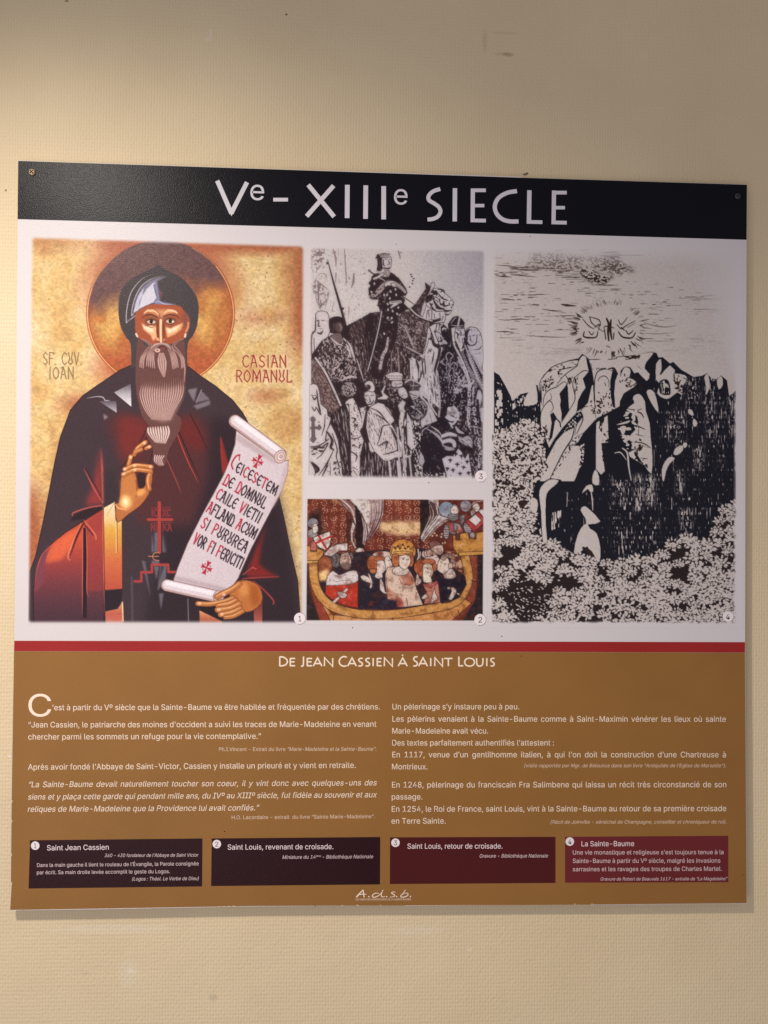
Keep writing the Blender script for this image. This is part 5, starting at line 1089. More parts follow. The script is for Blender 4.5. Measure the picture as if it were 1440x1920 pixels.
    for k in range(40):
        p.ell(rng.normal(220, 50), rng.normal(460, 56), rng.uniform(8, 17), 6, INK, rot=rng.uniform(-80, 80))
    L([(258, 600), (270, 565), (300, 550), (335, 552), (382, 622), (392, 722), (432, 850), (442, 1000), (458, 1150), (452, 1375), (370, 1272), (290, 1152), (282, 1060), (202, 1010), (302, 900), (302, 780), (190, 712), (272, 642)])
    for q, w in (([(200, 700), (300, 715), (350, 700)], 10), ([(270, 725), (340, 745), (370, 795)], 14), ([(280, 880), (330, 890), (385, 915)], 12), ([(320, 880), (315, 980)], 10), ([(290, 965), (370, 985)], 10), ([(270, 1045), (370, 1060), (445, 1110)], 12), ([(330, 1070), (420, 1105)], 8), ([(340, 1210), (410, 1220)], 10)):
        edge(q, w)
    p.grain([(200, 700), (300, 640), (310, 900), (300, 1100), (400, 1300), (230, 1200), (100, 900)], PAP, .52, 6, 5); p.grain([(280, 1000), (340, 1000), (420, 1330), (300, 1200)], INK, .55, 6)
    L([(125, 890), (185, 880), (180, 930), (150, 975)]); L([(100, 860), (230, 820), (200, 850), (100, 868)])
    L([(400, 530), (432, 500), (480, 530), (512, 640), (522, 742), (450, 640)])
    L([(500, 232), (562, 182), (562, 300), (540, 350), (640, 252), (702, 262), (690, 332), (782, 342), (822, 390), (772, 470), (770, 560), (720, 530), (640, 590), (580, 592), (510, 540), (540, 440), (500, 400)])
    p.poly([(530, 430), (560, 400), (610, 395), (640, 440), (650, 540), (620, 560), (540, 540)], INK2, 2); p.grain([(530, 430), (610, 395), (650, 540), (540, 540)], PAP, .5, 2, 8); edge([(560, 190), (570, 290), (545, 340)], 30, INK2); edge([(650, 240), (700, 280), (780, 340)], 34, INK2); p.grain([(680, 330), (820, 390), (770, 540), (680, 500)], INK, .55, 5)
    L([(1000, 372), (1040, 342), (1055, 480), (1012, 560), (1020, 480)]); L([(1130, 402), (1180, 362), (1192, 450), (1150, 500)]); L([(680, 1170), (702, 1110), (762, 1080), (782, 1100), (770, 1140), (722, 1180)]); L([(780, 1062), (812, 1050), (822, 1080), (792, 1110)])
    L([(560, 1330), (592, 1250), (640, 1200), (695, 1215), (640, 1270), (602, 1350), (582, 1445), (566, 1440)]); L([(830, 710), (870, 712), (890, 770), (850, 760)]); L([(890, 800), (930, 850), (900, 890), (880, 860)])
    p.poly([(70, 1150), (130, 1150), (190, 1210), (200, 1440), (60, 1440)], INK2); edge([(70, 1160), (130, 1155), (190, 1230)], 12, PAP); edge([(150, 1110), (200, 1160), (215, 1300), (240, 1440)], 18, PAP)
    p.view(910, 880, 5.76)
    arch = [(582, 282), (602, 190), (690, 112), (792, 120), (742, 180), (682, 232), (652, 322), (652, 600), (668, 792), (622, 802), (602, 450)]
    p.poly([(500, 260), (600, 150), (700, 95), (810, 110), (900, 200), (960, 160), (1000, 800), (480, 760), (470, 500)], INK2)
    L(arch); L([(480, 440), (492, 310), (560, 332), (560, 440), (500, 580), (480, 652), (440, 652)]); L([(610, 802), (750, 806), (902, 880), (945, 925), (700, 905)])
    L([(958, 892), (1000, 702), (1062, 602), (1102, 592), (1132, 642), (1202, 692), (1242, 850), (1232, 1000), (1172, 960), (1102, 832), (1040, 882)]); L([(1028, 440), (1062, 400), (1112, 422), (1242, 562), (1132, 592), (1092, 592), (1082, 532)], 2)
    L([(1160, 62), (1192, 2), (1228, 82), (1222, 170), (1158, 152)]); L([(1042, 262), (1090, 180), (1152, 168), (1164, 240), (1130, 240), (1102, 212)]); edge([(1140, 230), (1155, 330), (1160, 440)], 14, PAP); edge([(888, 250), (880, 400)], 12, PAP)
    p.grain([(720, 470), (820, 440), (810, 620), (710, 660)], PAP, .42, 2, 12); p.grain([(560, 560), (640, 660), (640, 740), (590, 700)], PAP, .5, 3, 8); edge([(1060, 850), (1130, 900), (1190, 990)], 50, INK)
    p.grain([(860, 250), (1000, 250), (980, 820), (840, 760)], PAP, .84, 1.6, 8, oct=1, edge=.2)
    # forest
    p.view(0, 0, 1)
    forest = [(922, 815), (955, 800), (985, 784), (1005, 792), (1018, 806), (1022, 850), (1028, 880), (1004, 905), (995, 940), (990, 985), (1000, 1010), (1020, 1020), (1050, 1022), (1075, 1040), (1100, 1048), (1125, 1060), (1150, 1052), (1180, 1046), (1212, 1058), (1222, 1035), (1240, 1028), (1262, 1012), (1275, 1012), (1300, 1012), (1318, 1008), (1336, 1005), (1345, 980), (1352, 955), (1366, 948), (1384, 935), (1384, 1180), (922, 1180)]
    p.poly(forest, (46, 37, 38))
    FP = np.array(forest, float)
    def inside(x, y):
        c = False
        for (xa, ya), (xb, yb) in zip(FP, np.roll(FP, -1, 0)):
            if (ya > y) != (yb > y) and x < (xb - xa) * (y - ya) / (yb - ya) + xa:
                c = not c
        return c
    # small dotted foliage, upper left
    for k in range(1500):
        x, y = rng.uniform(924, 1028), rng.uniform(784, 965)
        if inside(x, y):
            p.ell(x, y, rng.uniform(1.6, 4.2), rng.uniform(1.2, 2.6), PAP, rot=rng.uniform(0, 180))
    for k in range(420):
        x, y = rng.uniform(924, 1028), rng.uniform(784, 965)
        if inside(x, y):
            p.ell(x, y, rng.uniform(1.0, 2.6), rng.uniform(.7, 1.4), INK, rot=rng.uniform(0, 180))
    for x, y, r in ((962, 858, 9), (990, 885, 8), (945, 905, 8), (984, 940, 10), (950, 975, 9), (975, 830, 6), (935, 880, 6), (968, 918, 7), (1000, 862, 6)):
        for _ in range(5):
            p.ell(x + rng.normal() * r * .6, y + rng.normal() * r * .4, r * rng.uniform(.3, .8), r * .35, INK, rot=rng.uniform(-40, 40))
    # leafy sprays: fans of pointed leaves about a tip, nearest last
    sprays = []
    gaps = p.noise(26, 20, 2)
    for k in range(3000):
        x, y = rng.uniform(924, 1384), rng.uniform(930, 1172)
        if not inside(x, y) or (x < 1000 and y < 960):
            continue
        gloom = np.exp(-((x - 985) / 62.) ** 2 - ((y - 1130) / 58.) ** 2) + .7 * np.exp(-((x - 955) / 30.) ** 2 - ((y - 1040) / 26.) ** 2)
        if gloom > rng.uniform(.38, .62) or gaps[min(p.h - 1, int(y - p.y0)), min(p.w - 1, int(x - p.x0))] < (.37 if x < 1150 else .25):
            continue
        if all((x - a) ** 2 + ((y - b) * 1.15) ** 2 > 18.5 ** 2 for a, b in sprays):
            sprays.append((x, y))
    for x, y in sorted(sprays, key=lambda s: s[1]):
        s = rng.uniform(.7, 1.2)
        lean = rng.uniform(-25, 25)
        p.ell(x, y + 4 * s, 17 * s, 13 * s, (46, 37, 38), alpha=.9)
        for m, ra, rb, la, lb in ((17, 7, 11, 6, 11), (11, 2, 6, 5, 9)):
            for i in range(m):
                t = np.radians(-90 + lean + (i - (m - 1) / 2) * (330. / m) + rng.normal() * 8)
                r0, ln, wd = rng.uniform(ra, rb) * s, rng.uniform(la, lb) * s, rng.uniform(1.7, 2.9) * s
                d, v = np.array([np.cos(t), np.sin(t) * .8]), np.array([-np.sin(t), np.cos(t)])
                o = np.array([x, y]) + d * r0
                p.poly([o, o + d * ln * .45 + v * wd, o + d * ln + v * rng.normal() * .8, o + d * ln * .45 - v * wd], PAP)
            if m == 17:
                p.ell(x, y, 8 * s, 6 * s, PAP)
        for i in range(9):
            t = rng.uniform(0, 2 * np.pi); r0 = rng.uniform(1, 9) * s
            d = np.array([np.cos(t), np.sin(t) * .8])
            o = np.array([x, y]) + d * r0
            p.stroke([o, o + d * rng.uniform(2, 5) * s], rng.uniform(.8, 1.5), INK, 0)
    for k in range(220):
        x, y = rng.normal(990, 40), rng.normal(1130, 36)
        if inside(x, y) and y > 1020:
            p.ell(x, y, rng.uniform(.8, 2.8), rng.uniform(.6, 1.2), PAP, rot=rng.normal() * 30)
    p.buf *= (.96 + .08 * p.noise(1.6, 1.6, 1))[..., None]
    # the print fades out towards its upper edges
    f = np.clip((Y - 464) / 34, 0, 1) * np.clip((1384 - X) / (10 + np.clip((720 - Y) * .4, 0, 80)), 0, 1)
    p.buf = np.asarray(PAPER, float) + (p.buf - PAPER) * f[..., None]
    p.feather((927, 923), (464, 470), (1380, 1377), (1166, 1167), 6, wob=6)
    return p


# ------------------------------------------------------------------ helpers
def ray(px, py):
    d = fwd + rgt * ((px - 720) / FOC) - upv * ((py - 960) / FOC)
    return d

FW, RG, UP_, CA = (np.array(v) for v in (fwd, rgt, upv, CAM))

def on_panel(pts, k=0):
    """print units -> points on the panel's face; k counts printed layers"""
    P = np.asarray(pts, float).reshape(-1, 2)
    d = FW[None] + RG[None] * ((P[:, :1] - 720) / FOC) - UP_[None] * ((P[:, 1:] - 960) / FOC)
    t = -CA[1] / d[:, 1:2]
    Q = CA + d * t
    Q[:, 1] = -k * .00006
    return Q

def on_wall(pts):
    P = np.asarray(pts, float).reshape(-1, 2)
    d = FW[None] + RG[None] * ((P[:, :1] - 720) / FOC) - UP_[None] * ((P[:, 1:] - 960) / FOC)
    t = (WALL_Y - CA[1]) / d[:, 1:2]
    return CA + d * t

WALL_Y = 0.0136

def lin(c):
    c = np.asarray(c, float) / 255
    return np.where(c <= .04045, c / 12.92, ((c + .055) / 1.055) ** 2.4)

def rgba(c):
    return tuple(lin(c)) + (1,)

def new_mat(name):
    m = bpy.data.materials.new(name); m.use_nodes = True
    nt = m.node_tree
    return m, nt, nt.nodes['Principled BSDF'], nt.nodes, nt.links

def laminate(nodes, links, bsdf):
    """the matt laminate over the whole print: a fine orange-peel grain"""
    geo = nodes.new('ShaderNodeNewGeometry')
    a = nodes.new('ShaderNodeTexNoise'); a.inputs['Scale'].default_value = 640; a.inputs['Detail'].default_value = 2
    b = nodes.new('ShaderNodeTexNoise'); b.inputs['Scale'].default_value = 60; b.inputs['Detail'].default_value = 1
    links.new(geo.outputs['Position'], a.inputs['Vector']); links.new(geo.outputs['Position'], b.inputs['Vector'])
    mx = nodes.new('ShaderNodeMath'); mx.operation = 'MULTIPLY_ADD'; mx.inputs[1].default_value = .25
    links.new(b.outputs['Fac'], mx.inputs[0]); links.new(a.outputs['Fac'], mx.inputs[2])
    bp = nodes.new('ShaderNodeBump'); bp.inputs['Strength'].default_value = LAM_BUMP; bp.inputs['Distance'].default_value = .0004
    links.new(mx.outputs[0], bp.inputs['Height']); links.new(bp.outputs['Normal'], bsdf.inputs['Normal'])
    bsdf.inputs['Roughness'].default_value = LAM_ROUGH
    bsdf.inputs['Specular IOR Level'].default_value = LAM_SPEC
    return geo

LAM_ROUGH, LAM_BUMP, LAM_SPEC = .29, .55, .085
_print = {}

def ink(name, c, vary=.05):
    """one flat printed colour with a little unevenness"""
    if name in _print:
        return _print[name]
    m, nt, b, N, L = new_mat(name)
    geo = laminate(N, L, b)
    n = N.new('ShaderNodeTexNoise'); n.inputs['Scale'].default_value = 9; n.inputs['Detail'].default_value = 4
    L.new(geo.outputs['Position'], n.inputs['Vector'])
    r = N.new('ShaderNodeValToRGB')
    l = lin(c)
    r.color_ramp.elements[0].position = .3; r.color_ramp.elements[1].position = .7
    r.color_ramp.elements[0].color = tuple(l * (1 - vary)) + (1,); r.color_ramp.elements[1].color = tuple(np.minimum(l * (1 + vary), 1)) + (1,)
    L.new(n.outputs['Fac'], r.inputs['Fac']); L.new(r.outputs['Color'], b.inputs['Base Color'])
    _print[name] = m
    return m

def mesh_obj(name, verts, faces, mats, parent=None, mat_idx=None):
    me = bpy.data.meshes.new(name)
    me.from_pydata([tuple(v) for v in verts], [], faces)
    for m in (mats if isinstance(mats, (list, tuple)) else [mats]):
        me.materials.append(m)
    if mat_idx is not None:
        me.polygons.foreach_set('material_index', mat_idx)
    me.update()
    o = bpy.data.objects.new(name, me); C.objects.link(o)
    if parent is not None:
        o.parent = parent
    return o

class Sheet:
    """gathers flat printed shapes on the panel into one mesh"""
    def __init__(s):
        s.v, s.f, s.m, s.lift = [], [], [], 0.
    def add(s, V, F, m=0):
        o = len(s.v)
        s.v += [tuple(v) for v in V]
        s.f += [tuple(i + o for i in f) for f in F]
        s.m += [m] * len(F)
    def poly(s, px, k, m=0):
        s.add(on_panel(px, k), [tuple(range(len(px)))[::-1]], m)
    def disc(s, x, y, r, k, m=0, n=40):
        a = np.linspace(0, 2 * np.pi, n + 1)[:-1]
        s.poly(np.stack([x + r * np.cos(a), y + r * np.sin(a)], 1), k, m)
    def ring(s, x, y, r, w, k, m=0, a0=0, a1=360, n=48):
        a = np.radians(np.linspace(a0, a1, n))
        i, o = np.stack([x + (r - w) * np.cos(a), y + (r - w) * np.sin(a)], 1), np.stack([x + r * np.cos(a), y + r * np.sin(a)], 1)
        V = on_panel(np.vstack([i, o]), k)
        s.add(V, [(j, j + 1, n + j + 1, n + j) for j in range(n - 1)], m)
    def pen(s, pts, w, k, m=0, smooth=0, scale=1., off=(0, 0), ends=None):
        """a pen stroke with square ends"""
        P = np.asarray(pts, float) * scale + off
        if smooth:
            P = smooth_path(P, smooth)
        d = np.diff(P, axis=0); d /= np.hypot(d[:, 0], d[:, 1])[:, None]
        nrm = np.stack([-d[:, 1], d[:, 0]], 1)
        A = [nrm[0]]
        for a, b in zip(nrm[:-1], nrm[1:]):
            q = a + b; q /= max(np.hypot(*q), 1e-6)
            A.append(q / max(q @ a, .5))
        A.append(nrm[-1]); A = np.array(A)
        W = np.full(len(P), w * scale / 2)
        if ends is not None:
            W = W * np.interp(np.linspace(0, 1, len(P)), [0, .5, 1], [ends[0], 1, ends[1]])
        s.lift += .04                                  # crossing strokes lie a hair apart
        V = on_panel(np.vstack([P + A * W[:, None], P - A * W[:, None]]), k + s.lift)
        n = len(P)
        s.add(V, [(j, j + 1, n + j + 1, n + j) for j in range(n - 1)], m)
    def text(s, txt, x0, y0, x1, y1, em, k, m=0, italic=False, justify=False, vert=1.):
        """a line of type from (x0,y0) to (x1,y1) on its baseline, print units"""
        L = math.hypot(x1 - x0, y1 - y0)
        words = txt.split(' ')
        put, x, spaces = [], 0., []
        for wi, wd in enumerate(words):
            for c in wd:
                V, F, adv = glyph(c)
                put.append((V, F, x, wi)); x += adv
            if wi < len(words) - 1:
                x += glyph(' ')[2]
        xs0 = min(V[:, 0].min() + a for V, F, a, w in put if len(V)); xs1 = max(V[:, 0].max() + a for V, F, a, w in put if len(V))
        nat = (xs1 - xs0) * em
        sx, gap = L / nat, 0.
        if justify and len(words) > 1:                # open up the word spaces, keep the letters' width
            sx = JUST
            gap = (L - nat * sx) / (len(words) - 1)
        u = np.array([x1 - x0, y1 - y0]) / L
        v = np.array([u[1], -u[0]])
        for V, F, a, wi in put:
            if not len(V):
                continue
            X = (V[:, 0] + a - xs0) * em * sx + gap * wi + (V[:, 1] * em * .21 if italic else 0)
            Y = V[:, 1] * em * vert
            s.add(on_panel(np.array([x0, y0]) + X[:, None] * u + Y[:, None] * v, k), F, m)
    def build(s, name, mats, parent, label=None):
        o = mesh_obj(name, s.v, s.f, mats, parent, s.m)
        if label:
            o['label'] = label
        return o

JUST = .957
# Blender's own bundled sans serif where it is installed, else the built-in one
import os
try:
    FONT = bpy.data.fonts.load(os.path.join(bpy.utils.resource_path('LOCAL'), 'datafiles', 'fonts', 'Inter.woff2'))
except Exception:
    FONT = None
_glyphs = {}
def _raw(txt):
    cu = bpy.data.curves.new('type', 'FONT'); cu.body = txt; cu.size = 10; cu.resolution_u = 3
    if FONT is not None:
        cu.font = FONT
    ob = bpy.data.objects.new('type', cu); C.objects.link(ob)
    bpy.context.view_layer.update()
    me = bpy.data.meshes.new_from_object(ob.evaluated_get(bpy.context.evaluated_depsgraph_get()))
    V = np.empty(len(me.vertices) * 3); me.vertices.foreach_get('co', V); V = V.reshape(-1, 3)[:, :2] / 10
    F = [tuple(p.vertices) for p in me.polygons]
    bpy.data.meshes.remove(me); bpy.data.objects.remove(ob); bpy.data.curves.remove(cu)
    return V, F

def glyph(c):
    """one letter: outline mesh and advance for a type size of 1 (sizes set by the height of the capitals)"""
    if not _glyphs:
        _glyphs['cap'] = .715 / np.ptp(_raw('H')[0][:, 1])
        _glyphs['bar'] = _raw('H')[0][:, 0].min()
        _glyphs['barw'] = np.ptp(_raw('HH')[0][:, 0]) - np.ptp(_raw('H')[0][:, 0])
    if c not in _glyphs:
        f = _glyphs['cap']
        V, F = (np.zeros((0, 2)), []) if c == ' ' else _raw(c)
        w = _raw('H' + c + 'H')[0][:, 0]
        adv = np.ptp(w) - np.ptp(_raw('H')[0][:, 0]) - _glyphs['barw']
        _glyphs[c] = (V * f, F, adv * f)
    return _glyphs[c]

# ------------------------------------------------------------------ the wall
def wall_material():
    m, nt, b, N, L = new_mat('painted woven wallcovering')
    geo = N.new('ShaderNodeNewGeometry')
    sep = N.new('ShaderNodeSeparateXYZ'); L.new(geo.outputs['Position'], sep.inputs[0])
    def math_(op, a, bb=None, c=None):
        n = N.new('ShaderNodeMath'); n.operation = op
        for i, v in enumerate((a, bb, c)):
            if v is None:
                continue
            if isinstance(v, (int, float)):
                n.inputs[i].default_value = v
            else:
                L.new(v, n.inputs[i])
        return n.outputs[0]
    warp = N.new('ShaderNodeTexNoise'); warp.inputs['Scale'].default_value = 26; warp.inputs['Detail'].default_value = 3
    L.new(geo.outputs['Position'], warp.inputs['Vector'])
    w = math_('MULTIPLY', math_('SUBTRACT', warp.outputs['Fac'], .5), .0016)
    ux = math_('ADD', sep.outputs['X'], w); uz = math_('ADD', sep.outputs['Z'], w)
    ax = math_('MULTIPLY', ux, math.pi / .0038); az = math_('MULTIPLY', uz, math.pi / .0052)
    # plain weave: warp and weft threads pass over each other in turn
    sx, sz = math_('ABSOLUTE', math_('SINE', ax)), math_('ABSOLUTE', math_('SINE', az))
    chk = math_('MULTIPLY', math_('SINE', math_('MULTIPLY', ax, 1.0)), math_('SINE', math_('MULTIPLY', az, 1.0)))
    thr = N.new('ShaderNodeTexNoise'); thr.inputs['Scale'].default_value = 230; thr.inputs['Detail'].default_value = 2
    L.new(geo.outputs['Position'], thr.inputs['Vector'])
    big = N.new('ShaderNodeTexNoise'); big.inputs['Scale'].default_value = 14; big.inputs['Detail'].default_value = 3
    L.new(geo.outputs['Position'], big.inputs['Vector'])
    h = math_('ADD', math_('ADD', math_('MULTIPLY', math_('POWER', sx, .6), .55), math_('MULTIPLY', math_('POWER', sz, .6), .34)), math_('MULTIPLY', chk, .10))
    h = math_('ADD', h, math_('MULTIPLY', thr.outputs['Fac'], 1.1))
    h = math_('ADD', h, math_('MULTIPLY', big.outputs['Fac'], 4.0))
    bp = N.new('ShaderNodeBump'); bp.inputs['Strength'].default_value = .95; bp.inputs['Distance'].default_value = .0005
    L.new(h, bp.inputs['Height']); L.new(bp.outputs['Normal'], b.inputs['Normal'])
    # colour: cream paint, uneven, a few old marks
    var = N.new('ShaderNodeTexNoise'); var.inputs['Scale'].default_value = 5; var.inputs['Detail'].default_value = 5
    L.new(geo.outputs['Position'], var.inputs['Vector'])
    r = N.new('ShaderNodeValToRGB'); r.color_ramp.elements[0].position = .3; r.color_ramp.elements[1].position = .72
    r.color_ramp.elements[0].color = rgba((219, 198, 162)); r.color_ramp.elements[1].color = rgba((226, 207, 171))
    L.new(var.outputs['Fac'], r.inputs['Fac'])
    col = r.outputs['Color']
    # (print x, y, half width, half height, colour, strength)
    for x, y, rx, ry, c, k in ((953, 102, 11, 5, (120, 82, 54), .36), (940, 101, 16, 3, (140, 100, 70), .22), (909, 78, 5, 22, (150, 112, 84), .16), (948, 62, 28, 3, (150, 112, 84), .16), (242, 1825, 22, 26, (236, 226, 214), .22), (246, 1820, 8, 6, (246, 240, 232), .2),
                               (537, 27, 2.2, 2.2, (60, 48, 40), .9), (984, 327, 5, 2.2, (80, 62, 50), .9), (988, 325, 3, 2, (60, 46, 40), .9), (11, 357, 2, 2.6, (110, 88, 66), .9), (390, 73, 8, 5, (232, 216, 196), .5), (395, 62, 3, 9, (234, 220, 200), .5), (880, 1780, 6, 3, (236, 226, 210), .5),
                               (400, 1870, 9, 8, (196, 180, 150), .6), (125, 2, 4, 2, (110, 90, 60), .8), (160, 1825, 12, 1.4, (190, 170, 140), .6), (18, 1418, 2.5, 2, (250, 246, 238), .8), (780, 1745, 60, 9, (228, 216, 194), .35), (210, 1742, 120, 10, (232, 218, 196), .4)):
        q, ex, ez = on_wall([(x, y)])[0], on_wall([(x + rx, y)])[0], on_wall([(x, y + ry)])[0]
        dx = math_('DIVIDE', math_('SUBTRACT', sep.outputs['X'], float(q[0])), float(abs(ex[0] - q[0])))
        dz = math_('DIVIDE', math_('SUBTRACT', sep.outputs['Z'], float(q[2])), float(abs(ez[2] - q[2])))
        d2 = math_('ADD', math_('MULTIPLY', dx, dx), math_('MULTIPLY', dz, dz))
        d2 = math_('ADD', d2, math_('MULTIPLY', math_('SUBTRACT', thr.outputs['Fac'], .5), 1.2))
        fac = math_('MULTIPLY', math_('MAXIMUM', math_('MINIMUM', math_('SUBTRACT', 1.25, d2), 1.0), 0.0), k)
        mx = N.new('ShaderNodeMix'); mx.data_type = 'RGBA'
        L.new(fac, mx.inputs[0]); L.new(col, mx.inputs[6]); mx.inputs[7].default_value = rgba(c)
        col = mx.outputs[2]
    L.new(col, b.inputs['Base Color'])
    b.inputs['Roughness'].default_value = .62; b.inputs['Specular IOR Level'].default_value = .35
    return m

wv = [(-2.4, WALL_Y, 0), (3.4, WALL_Y, 0), (3.4, WALL_Y, 3.2), (-2.4, WALL_Y, 3.2), (-2.4, WALL_Y + .12, 0), (3.4, WALL_Y + .12, 0), (3.4, WALL_Y + .12, 3.2), (-2.4, WALL_Y + .12, 3.2)]
wall = mesh_obj('wall', wv, [(0, 1, 2, 3), (5, 4, 7, 6), (4, 0, 3, 7), (1, 5, 6, 2), (3, 2, 6, 7), (4, 5, 1, 0)], wall_material())
wall['kind'] = 'structure'; wall['category'] = 'wall'
wall['label'] = 'cream painted wall with a fine woven texture behind the printed panel'

# ------------------------------------------------------------------ the panel
panel = bpy.data.objects.new('information_panel', None); C.objects.link(panel)
panel.location = (0, 0, 0)
panel['label'] = 'square information panel with black title band, four pictures and brown text field on cream wall'
panel['category'] = 'information panel'

BLACK = ink('print black', (20, 19, 25)); WHITE = ink('print white', PAPER, .0); RED = ink('print red', (158, 44, 44)); BROWN = ink('print brown', (147, 104, 56), .06)
CREAM = ink('type cream', (246, 226, 206)); SILVER = ink('type silver', (212, 208, 214)); NOTE = ink('type cream small', (226, 200, 176)); PINKNOTE = ink('type pale small', (224, 200, 200)); DARK = ink('type dark', (28, 26, 32)); PINK = ink('type pale', (246, 226, 226)); GREYLINE = ink('line grey', (120, 112, 116))
CAP = [ink('caption brown', (46, 22, 26)), ink('caption brown', (46, 22, 26)), ink('caption maroon', (78, 29, 31)), ink('caption red', (108, 42, 46))]
m, nt, b, N, L = new_mat('board edge'); b.inputs['Base Color'].default_value = rgba((206, 200, 190)); b.inputs['Roughness'].default_value = .6; EDGE = m
n_ = N.new('ShaderNodeTexNoise'); n_.inputs['Scale'].default_value = 180; r_ = N.new('ShaderNodeValToRGB'); r_.color_ramp.elements[0].color = rgba((176, 168, 156)); r_.color_ramp.elements[1].color = rgba((224, 220, 214)); L.new(n_.outputs['Fac'], r_.inputs['Fac']); L.new(r_.outputs['Color'], b.inputs['Base Color'])

# outline of the board, clockwise from the top left, with its small knocks and chips
outline = [(34, 301), (500, 316.5), (976, 331.5), (980, 333), (1401, 346), (1400, 450), (1397.6, 900), (1397, 1215), (1398.4, 1400), (1399.6, 1560), (1400.4, 1694), (1110, 1696.6), (1106, 1695.6), (760, 1698.4), (757, 1697.6), (480, 1699.4),
           (300, 1702.6), (232, 1704), (60, 1706.6), (18, 1707), (20.5, 1661), (22, 1656), (19.4, 1652), (21, 1500), (26.6, 1215), (28.4, 1100), (31, 700)]
front = on_panel(outline, 0); back = front.copy(); back[:, 1] = .005
n = len(outline)
board = mesh_obj('board', np.vstack([front, back]), [tuple(range(n))[::-1], tuple(range(n, 2 * n))] + [(i, (i + 1) % n, n + (i + 1) % n, n + i) for i in range(n)], [WHITE, EDGE], panel, [0, 1] + [1] * n)
i0, i1, y0, y1 = .04, .96, .0052, WALL_Y - .0002
fv = [(x, y, z) for y in (y0, y1) for x, z in ((i0, TOP - .04), (i1, TOP - .04), (i1, TOP - .96), (i0, TOP - .96))]
mesh_obj('backing_board', fv, [(0, 1, 2, 3), (7, 6, 5, 4), (0, 4, 5, 1), (1, 5, 6, 2), (2, 6, 7, 3), (3, 7, 4, 0)], EDGE, panel)

s = Sheet(); s.poly([(34.2, 301.6), (500, 317.1), (979, 333.2), (1400.6, 346.4), (1399.8, 449.6), (720, 430), (33, 411)], 1)
header = s.build('header_band', BLACK, panel)
s = Sheet(); s.poly([(26.8, 1201.4), (720, 1202.4), (1396.8, 1204), (1396.7, 1223.5), (720, 1221.5), (26.4, 1221)], 1)
s.build('red_stripe', RED, panel)
s = Sheet(); s.poly([(26.3, 1221.2), (720, 1221.7), (1396.7, 1223.7), (1398, 1400), (1399.2, 1560), (1400, 1693.4), (1110, 1696), (760, 1697.6), (480, 1698.6), (300, 1701.6), (60, 1705.6), (19, 1706), (21.6, 1661), (23, 1656), (20.4, 1652), (21.8, 1500)], 1)
field = s.build('text_field', BROWN, panel)
# chipped print along the lower edge
rng = np.random.default_rng(9)
s = Sheet()
for x, w in ((408, 8), (416, 9), (426, 7), (434, 10), (444, 5), (203, 5), (212, 3), (233, 4), (262, 4), (268, 3), (40, 6), (96, 4), (668, 5), (712, 3), (1076, 4), (1108, 5), (640, 4)):
    yb = np.interp(x, [18, 60, 232, 300, 480, 757, 1106, 1400], [1706.8, 1706.4, 1703.8, 1702.4, 1699.2, 1697.5, 1695.5, 1693.8])
    h = rng.uniform(.8, 1.9)
    s.poly([(x, yb), (x + w * .2, yb - h), (x + w * .6, yb - h * rng.uniform(.5, 1.2)), (x + w, yb)], 2)
for y in (1500, 1537, 1654, 1600):
    xl = np.interp(y, [1215, 1500, 1652, 1707], [26.5, 21.7, 20.2, 18.6])
    s.poly([(xl, y), (xl + 2.2, y + 1), (xl + 1.2, y + 5), (xl, y + 6)], 2)
s.build('worn_edge', ink('bare board', (206, 186, 160)), panel, 'small white chips along the lower edge of the print')
# specks on the print
s = Sheet()
for x, y, r in ((743, 458, 1.1), (941, 1193, 1.4), (661, 1177, 1.3), (804, 905, 1.3), (695, 1228, 1.2), (977, 1230, 1.2), (92, 561, 1.4), (244, 384, 1.4), (421, 1559, 1.6), (694, 1497, 1.2), (1301, 1135, 1.1), (994, 443, 1.2), (1393, 1640, 1.1), (543, 836, 1.1), (591, 1708 - 9, 1.2)):
    s.disc(x, y, r * .8, 2.5, 0, 7)
s.build('speck', DARK, panel, 'tiny dark specks of dirt scattered over the print')

# title
T = dict(scale=700 / 1440., off=(400, 300)); t = Sheet()
def pen(pts, w, sm=0):
    t.pen(pts, w, 2, 0, sm, **T)
pen([(15, 80), (70, 206)], 17); pen([(130, 86), (69, 206)], 17)
t.poly([(400 + x * T['scale'], 300 + y * T['scale']) for x, y in ((60, 196), (80, 196), (70, 217))], 2.2)
pen([(231, 153), (288, 153)], 14)
pen([(366, 96), (466, 219)], 17); pen([(464, 99), (360, 217)], 17)
pen([(517, 96), (516, 224)], 18); pen([(588, 98), (587, 227)], 18); pen([(657, 101), (657, 229)], 18)
pen([(875, 112), (848, 121), (831, 138), (832, 155), (852, 168), (870, 182), (876, 200), (866, 218), (848, 227), (826, 230)], 15, 5)
pen([(932, 109), (931, 237)], 17)
pen([(1001, 110), (1000, 240)], 16); pen([(1001, 117), (1051, 117)], 14); pen([(1001, 176), (1045, 176)], 13); pen([(1000, 233), (1051, 234)], 14)
pen([(1171, 120), (1136, 126), (1105, 142), (1089, 164), (1086, 188), (1096, 212), (1118, 230), (1146, 237), (1177, 237)], 16, 5)
pen([(1219, 117), (1217, 246)], 17); pen([(1217, 239), (1269, 240)], 14)
pen([(1314, 118), (1312, 248)], 16); pen([(1313, 126), (1363, 126)], 14); pen([(1312, 184), (1356, 184)], 13); pen([(1312, 241), (1363, 242)], 14)
t.text('e', 400 + 142 / 2.057, 300 + 153.5 / 2.057, 400 + 195 / 2.057, 300 + 155 / 2.057, 53, 2)
t.text('e', 400 + 696 / 2.057, 300 + 170.5 / 2.057, 400 + 748 / 2.057, 300 + 172 / 2.057, 53, 2)
